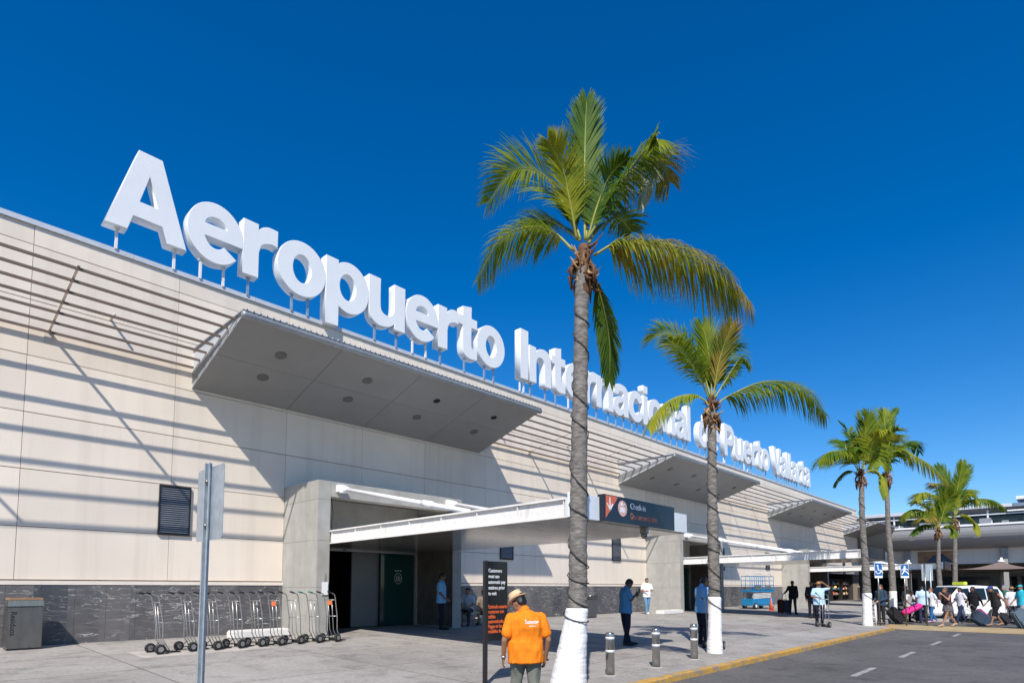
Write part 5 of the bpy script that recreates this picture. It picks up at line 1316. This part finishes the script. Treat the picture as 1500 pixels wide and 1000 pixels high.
        r = MB(); r.X = m.X; r.loft([((0,0,.058),(.0895,0,0),(0,.1055,0)),((0,0,.088),(.0868,0,0),(0,.103,0))],26); r.build('hat_band', mat('hat_band',(.50,.17,.05),.7), Hh)
    elif hat in ('sun','cap'):
        m = MB(); m.X = hm; c_ = cap_col or (.05,.1,.4)
        m.loft([((0,-.005,.035),(.086,0,0),(0,.102,0)),((0,-.005,.08),(.080,0,0),(0,.096,0)),((0,-.005,.118),(.052,0,0),(0,.066,0)),((0,-.005,.130),(.01,0,0),(0,.012,0))],20)
        if hat == 'sun': m.loft([((0,0,.040),(.165,0,0),(0,.175,0)),((0,0,.050),(.160,0,0),(0,.170,0))],24)
        else: m.loft([((0,.12,.040),(.065,0,0),(0,.075,0)),((0,.12,.050),(.063,0,0),(0,.073,0))],16)
        m.build('hat', pm('h',c_), T)
    if extra: extra(T, J, hm)
    return T, J
def gpt(x, y, z):
    d = FW*FPX+RT*(x-750)+UPV*(795-y); return EYE+d*((z-1.25)/d.z)
def gslope(x, y):
    z = -.1
    for _ in range(6): p = gpt(x, y, z); z = gz(p.y)
    return V((p.x, p.y, z))
def people():
    CF = math.degrees(YAW)     # direction the camera looks
    # --- man in orange, seen from behind
    def logo(T, J, hm):
        shirt = next(c for c in bpy.data.objects if c.parent == T and c.name.startswith('shirt'))
        me = shirt.data; bv = BVHTree.FromPolygons([v.co[:] for v in me.vertices], [p.vertices[:] for p in me.polygons])
        for txt, size, cx, cz, xs in (('Sunwing', .072, .045, 1.310, .74), ('experiences', .022, .055, 1.276, .9)):
            tm = text_mesh(txt, size, extrude=.0, xs=xs, bold=.0014 if size > .03 else .0004)
            bm = bmesh.new(); bm.from_mesh(tm); bmesh.ops.triangulate(bm, faces=bm.faces[:]); bmesh.ops.subdivide_edges(bm, edges=[e for e in bm.edges if e.calc_length() > .012], cuts=1); 
            w = max(v.co.x for v in bm.verts)
            for v in bm.verts:
                x = cx+(v.co.x-w/2); z = cz+v.co.y; hit = bv.ray_cast(V((x,-1,z)), V((0,1,0)))
                v.co = (x, (hit[0].y if hit[0] else -.12)-.004, z)
            bm.to_mesh(tm); bm.free(); tm.materials.clear(); tm.materials.append(M['txt_white'])
            o = bpy.data.objects.new('back_lettering', tm); COL.objects.link(o); o.parent = shirt
        # wristband and belt pouch
        w = MB(); p = J['wrl']; d = (p-J['ell']).normalized(); w.tube([p-d*.045,p-d*.02],.034,12); w.build('watch', M['chrome'], T)
        w = MB(); w.tube([(.262,.03,.86),(.30,.05,.83)],.012,8); w.build('held_keys', M['black'], T)
    p = V((5.40,4.83,-.40))
    person('man in an orange polo shirt and straw hat, seen from behind beside the black board', p, CF+10, 1.61, skin_='tan', shirt=(.80,.215,.012), trousers=(.17,.18,.15), girth=1.20, hat='fedora', vox=.0085, fold=.019,
           pose=dict(hed=(-.075,.090,1.568), nek=(-.015,.030,1.46), che=(0,.01,1.29), shl=(-.195,.01,1.375), shr=(.195,-.015,1.385), ell=(-.285,-.035,1.10), wrl=(-.285,.055,.86), elr=(.28,-.05,1.10), wrr=(.262,.04,.86),
                     knl=(-.11,.10,.50), anl=(-.11,.02,.085), ftl=(-.13,.18,.03), knr=(.10,-.02,.50), anr=(.10,-.10,.085), ftr=(.12,.06,.03)), head=(48,26), extra=logo)
    blue = (.13,.33,.60); navy = (.012,.014,.030)
    # --- man in the doorway
    person('man in a light blue shirt standing in the shade of the doorway', gslope(646,921.5), CF-100+10, 1.74, skin_='brown', shirt=(.17,.42,.72), trousers=navy, girth=1.08,
           pose=dict(elr=(.24,-.02,1.11), wrr=(.20,.17,.93), wrl=(-.20,.17,.93)), head=(0,18))
    # --- man with phone
    def phone(T, J, hm):
        b = MB(); w = J['wrr']; b.box(w.x-.035,w.x+.035,w.y+.08,w.y+.09,w.z+.02,w.z+.15); b.build('phone', M['black'], T)
    person('man in a blue shirt looking down at a phone, between nearest palm and middle bollard', gslope(917,944.5), CF-78, 1.68, skin_='dark', shirt=(.055,.20,.40), trousers=navy, girth=1.10,
           pose=dict(hed=(0,.10,1.56), nek=(0,.035,1.455), elr=(.235,.06,1.15), wrr=(.06,.27,1.30), ell=(-.235,.06,1.13), wrl=(-.05,.27,1.25), anl=(-.10,.12,.085), ftl=(-.10,.29,.03), anr=(.10,-.06,.085), ftr=(.12,.11,.03)), head=(0,38), extra=phone)
    # --- man in white walking
    person('man in a white polo shirt and jeans walking out past the second concrete portal', gslope(948,899), CF+180+5, 1.73, skin_='tan', shirt=(.78,.76,.78), trousers=(.12,.24,.38), shoes=(.6,.6,.6),
           pose=dict(elr=(.27,.02,1.13), wrr=(.12,.22,1.10), ell=(-.27,.02,1.13), wrl=(-.16,.22,1.13), knr=(.07,.10,.50), anr=(.05,.12,.085), ftr=(.05,.28,.03), anl=(-.07,-.16,.11), knl=(-.08,-.02,.50), ftl=(-.07,.0,.03)))
    # --- man behind palm 2
    person('man in a blue shirt half hidden behind the second palm trunk', gslope(1030,944), CF-70, 1.74, skin_='dark', shirt=(.16,.36,.62), trousers=navy, girth=1.15,
           pose=dict(hed=(0,.07,1.58), elr=(.24,.02,1.12), wrr=(.14,.22,1.10), wrl=(-.14,.22,1.1), ell=(-.24,.02,1.12)), head=(0,30))
    # --- man in black by the suitcases
    person('man in black jacket and dark cap resting his hand on a suitcase', gslope(1162,899), CF+170, 1.72, skin_='brown', shirt=(.010,.010,.013), trousers=(.03,.03,.033), sleeves='long', hat='cap', cap_col=(.01,.01,.012), girth=1.05,
           pose=dict(elr=(.30,.08,1.20), wrr=(.46,.16,1.06), knr=(.13,.02,.5), anr=(.15,0,.085), ftr=(.18,.16,.03), anl=(-.13,0,.085), ftl=(-.16,.16,.03), wrl=(-.24,.02,.88)))
    suitcase('grey hard suitcase standing upright beside the man in black', gslope(1151,898)+V((0,0,.0)), radians(CF-90+8), (.05,.06,.075), .42, .66, .26, group='suitcases with the man in black')
    suitcase('brown black suitcase standing left of the grey one, beside the man in black', gslope(1144,898), radians(CF-90-14), (.06,.025,.02), .30, .68, .26, group='suitcases with the man in black')
    # --- man with raised arm and hand truck
    P = gslope(1201,916)
    person('man in light blue shirt and straw hat shading his eyes behind a hand truck', P, CF+180-8, 1.68, skin_='tan', shirt=(.42,.60,.78), trousers=(.015,.016,.03), hat='sun', cap_col=(.45,.26,.10), girth=1.12,
           pose=dict(ell=(-.42,.02,1.47), wrl=(-.14,.15,1.66), elr=(.27,.03,1.14), wrr=(.12,.28,1.10)))
    o = copy_tree(HT, P+V((-.62,-.30,0)), radians(CF+180-85), 'chrome hand truck held tilted by the man shading his eyes, at the corner palm'); o.rotation_euler = (0, radians(8), radians(CF-55)); o['group'] = 'tubular hand trucks'
    copy_tree(HT, gslope(1062,951)+V((.05,.3,0)), radians(10), 'chrome hand truck half hidden behind the white base of the second palm')['group'] = 'tubular hand trucks'
    person('person in dark clothes hidden behind the man shading his eyes', gslope(1190,905), CF+170, 1.70, skin_='brown', shirt=(.012,.013,.02), trousers=(.012,.012,.016), sleeves='long')
    # --- seated people in the shade
    B = gslope(686,915)
    bn = thing('bench', 'low metal bench in the shade of the portal with seated people', 'bench', B, radians(-4)); b = MB(); b.box(-.55,1.2,-.22,.22,.40,.45); b.build('seat', M['steel_dark'], bn, bevel=.01)
    for x in (-.45,1.1): b = MB(); b.box(x-.03,x+.03,-.2,.2,0,.399); b.build('leg', M['steel_dark'], bn)
    sit = dict(pel=(0,0,.50), che=(0,.05,.86), nek=(0,.08,1.03), hed=(0,.11,1.16), shl=(-.18,.06,.97), shr=(.18,.06,.97), ell=(-.23,.16,.72), elr=(.23,.16,.72), wrl=(-.10,.36,.62), wrr=(.10,.36,.62),
               hil=(-.10,0,.50), hir=(.10,0,.50), knl=(-.14,.42,.50), knr=(.14,.42,.50), anl=(-.14,.42,.085), anr=(.14,.42,.085), ftl=(-.16,.58,.03), ftr=(.16,.58,.03))
    person('seated person in a pale blue shirt leaning forward, left of the black board', B+V((0,-.02,0)), CF+165, 1.70, skin_='tan', shirt=(.40,.50,.58), trousers=(.05,.045,.05), pose=sit, hair='short')
    person('seated person with bare knees, half hidden behind the black board', B+V((.72,-.02,0)), CF+175, 1.62, skin_='tan', shirt=(.20,.16,.13), trousers=(.25,.2,.14), legs='short', pose=sit, hair='short', hairm=HAIRB)
    # --- crowd crossing the road (z = -.40)
    R0 = -.388
    def cr(x, y): return gpt(x, y, R0)
    walk = dict(knl=(-.09,.16,.52), anl=(-.09,.30,.10), ftl=(-.10,.46,.05), knr=(.09,-.02,.50), anr=(.09,-.26,.13), ftr=(.10,-.12,.05), wrl=(-.25,-.12,.90), ell=(-.25,-.10,1.13), wrr=(.25,.24,.93), elr=(.25,.06,1.12))
    left = CF+92; right = CF-88
    def kid(): pass
    def pack(T, J, hm):
        b = MB(); c = J['che']; b.box(c.x-.15,c.x+.15,c.y-.34,c.y-.14,c.z-.32,c.z+.14); b.build('backpack', cloth('pack_dark',(.02,.02,.022)), T, bevel=.05)
    person('brown haired woman in dark blue top with backpack, just right of the corner palm', gpt(1292,914,-.30), left+20, 1.68, skin_='light', shirt=(.03,.055,.09), trousers=(.02,.02,.022), hair='long', hairm=HAIRB, sleeves='long', extra=pack, pose=dict(wrl=(-.12,.3,1.0), wrr=(.12,.3,1.0)))
    person('person in a black and white top bending over the pink bag', cr(1330,910), CF+185, 1.64, skin_='brown', shirt=(.55,.53,.54), trousers=(.02,.02,.02), pose=dict(che=(0,.12,1.24), nek=(0,.24,1.36), hed=(0,.32,1.45), shl=(-.18,.2,1.30), shr=(.18,.2,1.30), ell=(-.24,.3,1.05), elr=(.24,.3,1.05), wrl=(-.16,.45,.88), wrr=(.16,.45,.88)), head=(0,30))
    person('man in light blue shirt and navy trousers, back turned, right of the pink bag', cr(1353,912), CF-30, 1.74, skin_='dark', shirt=(.46,.62,.78), trousers=(.025,.035,.075), girth=1.15, pose=dict(hed=(0,.10,1.55), nek=(0,.03,1.45), ell=(-.25,-.02,1.12), wrl=(-.26,.05,.86)), head=(20,35))
    person('red haired woman in white top and blue jeans stepping behind the man in light blue', cr(1366,911), left, 1.60, skin_='light', shirt=(.72,.70,.72), trousers=(.03,.13,.33), hair='bun', hairm=mat('hair_red',(.22,.06,.02),.5,noise_amt=.2), shoes=(.5,.3,.4), pose=dict(walk, knl=(-.09,.10,.52), anl=(-.09,.14,.09), ftl=(-.1,.30,.03)))
    person('dark haired person in dark clothes behind the pink bag and the man in light blue', cr(1341,907)+V((1.1,.5,0)), CF+170, 1.70, skin_='brown', shirt=(.02,.02,.022), trousers=(.02,.02,.02), sleeves='long')
    patt = mat('skirt_pattern', (.10,.09,.10), .8, noise_amt=.95, scale=18)
    run = dict(hed=(0,.10,1.56), nek=(0,.05,1.45), che=(0,.03,1.29), knl=(-.09,.30,.60), anl=(-.09,.40,.20), ftl=(-.09,.55,.10), knr=(.09,-.06,.50), anr=(.09,-.34,.14), ftr=(.09,-.20,.05), ell=(-.24,.14,1.15), wrl=(-.10,.30,1.38), elr=(.24,.12,1.15), wrr=(.1,.28,1.36))
    stride = dict(run, knl=(-.09,.14,.53), anl=(-.09,.34,.11), ftl=(-.09,.48,.04), knr=(.09,-.12,.52), anr=(.09,-.38,.15), ftr=(.09,-.25,.06))
    def bag(T, J, hm):
        b = MB(); b.ball((.18,-.02,1.06),(.10,.17,.13),10); b.build('shoulder_bag', cloth('bag_plum',(.04,.025,.035)), T)
        s = MB(); s.tube([(.18,-.10,1.16),(.14,-.08,1.38),(.05,.05,1.45)],.012,6); s.build('strap', cloth('bag_plum',(.04,.025,.035)), T)
    person('woman hurrying in a dark top and short patterned skirt with bare legs, on the crossing', cr(1390,917.5), right+180, 1.68, skin_='tan', shirt=(.05,.035,.045), trousers=None, dress=patt, sleeves='none', hair='bun', hairm=HAIRB, shoes=(.42,.28,.2), pose=stride, extra=bag)
    person('black haired woman in a white t-shirt and navy trousers walking in front of the taxi', cr(1409,912), left, 1.64, skin_='brown', shirt=(.66,.64,.68), trousers=(.02,.03,.07), hair='long', pose=walk)
    person('woman with long black hair in a black top facing away, beside the white taxi', cr(1428,911), left+8, 1.68, skin_='brown', shirt=(.012,.012,.015), trousers=(.012,.012,.014), sleeves='long', hair='long', girth=1.25, pose=dict(walk, wrl=(-.2,-.28,.86)))
    person('man in a dark tank top, black shorts and blue cap towing a suitcase', cr(1461,916.5), left-6, 1.76, skin_='tan', shirt=(.03,.028,.026), trousers=(.012,.012,.014), legs='short', sleeves='none', hat='cap', cap_col=(.02,.08,.35), girth=1.12, shoes=(.3,.18,.12),
           pose=dict(walk, che=(0,.05,1.29), nek=(0,.12,1.44), hed=(0,.19,1.54), shl=(-.19,.09,1.37), shr=(.19,.09,1.37), wrl=(-.27,-.22,.93), ell=(-.28,-.08,1.12)), head=(0,18))
    person('person in a grey hood and green top walking behind the man in the blue cap', cr(1474,908), left, 1.74, skin_='light', shirt=(.03,.14,.10), trousers=(.10,.09,.07), hair='short', hairm=cloth('hood',(.20,.24,.30)), pose=walk)
    person('person in a white shirt and tan sun hat at the right of the crossing', cr(1484,912), CF+175, 1.68, skin_='tan', shirt=(.70,.68,.68), trousers=(.02,.02,.03), hat='sun', cap_col=(.40,.27,.15))
    person('person in a bright turquoise top cut by the right edge of the photo', cr(1499,914), left, 1.76, skin_='tan', shirt=(.04,.48,.60), trousers=(.3,.3,.32), hat='cap', cap_col=(.05,.5,.6), pose=walk)
    # --- luggage
    d90 = radians(CF-90)
    t = suitcase('big black suitcase leaning on its side at the kerb corner, under the pink bag', cr(1322,913)+V((0,0,.05)), d90, (.020,.020,.022), .45, .75, .30, group=None); t.rotation_euler = (0, radians(-42), d90)
    t = suitcase('second black suitcase stacked behind the leaning one', cr(1319,905)+V((.5,.2,.30)), d90, (.014,.014,.016), .42, .62, .26); t.rotation_euler = (0, radians(-42), d90)
    g = thing('duffel_bag', 'bright pink duffel bag lying slanted on the black luggage', 'bag', cr(1332,913)+V((-.15,-.15,.66)), d90); g.rotation_euler = (0, radians(-24), d90)
    b = MB(); b.loft([((x,0,0),(0,r,0),(0,0,r*.8)) for x,r in ((-.46,.02),(-.45,.12),(-.30,.17),(0,.18),(.30,.17),(.45,.12),(.46,.02))],16); b.build('bag_body', cloth('pink',(.75,.035,.25)), g); b = MB(); b.tube([(-.18,-.15,.08),(-.12,-.2,.22),(.12,-.2,.22),(.18,-.15,.08)],.014,6); b.build('handle', M['black'], g)
    t = suitcase('dark grey suitcase tilted right of the pink bag', cr(1341,911)+V((-.1,0,.1)), d90, (.05,.045,.045), .36, .55, .24, handle=False); t.rotation_euler = (0, radians(35), d90)
    t = suitcase('dark blue suitcase towed at a low slant behind the woman in black', cr(1446,916)+V((-.1,-.1,.06)), d90, (.035,.055,.085), .50, .72, .30); t.rotation_euler = (0, radians(-58), d90)
    t = suitcase('purple pink patterned suitcase towed in front of the man in the blue cap', cr(1452,912)+V((.2,.1,.08)), d90, (.24,.06,.17), .34, .66, .22); t.rotation_euler = (0, radians(-48), d90)
    t = suitcase('suitcase with a long pull handle held by the man in the blue cap', cr(1478,915)+V((0,0,.06)), d90, (.03,.03,.035), .30, .50, .22); t.rotation_euler = (0, radians(-40), d90)
    t = suitcase('pale grey and black suitcase at the right edge of the photo', cr(1499,919)+V((-.1,-.1,.06)), d90, (.10,.14,.18), .50, .70, .30); t.rotation_euler = (0, radians(-30), d90)
    # luggage trolley posts by the corner palm
    t = thing('luggage_rail', 'low white rail beside the corner palm', 'rail', (27.6,6.2,-.40), d90); b = MB()
    for x in (-.1,.32): b.tube([(x,0,0),(x,0,.95)],.035,8)
    b.tube([(-.1,0,.45),(.32,0,.45)],.02,6); b.build('rail_frame', M['white_old'], t)
people()

bpy.data.scenes.remove(SCR)
bpy.context.view_layer.update()
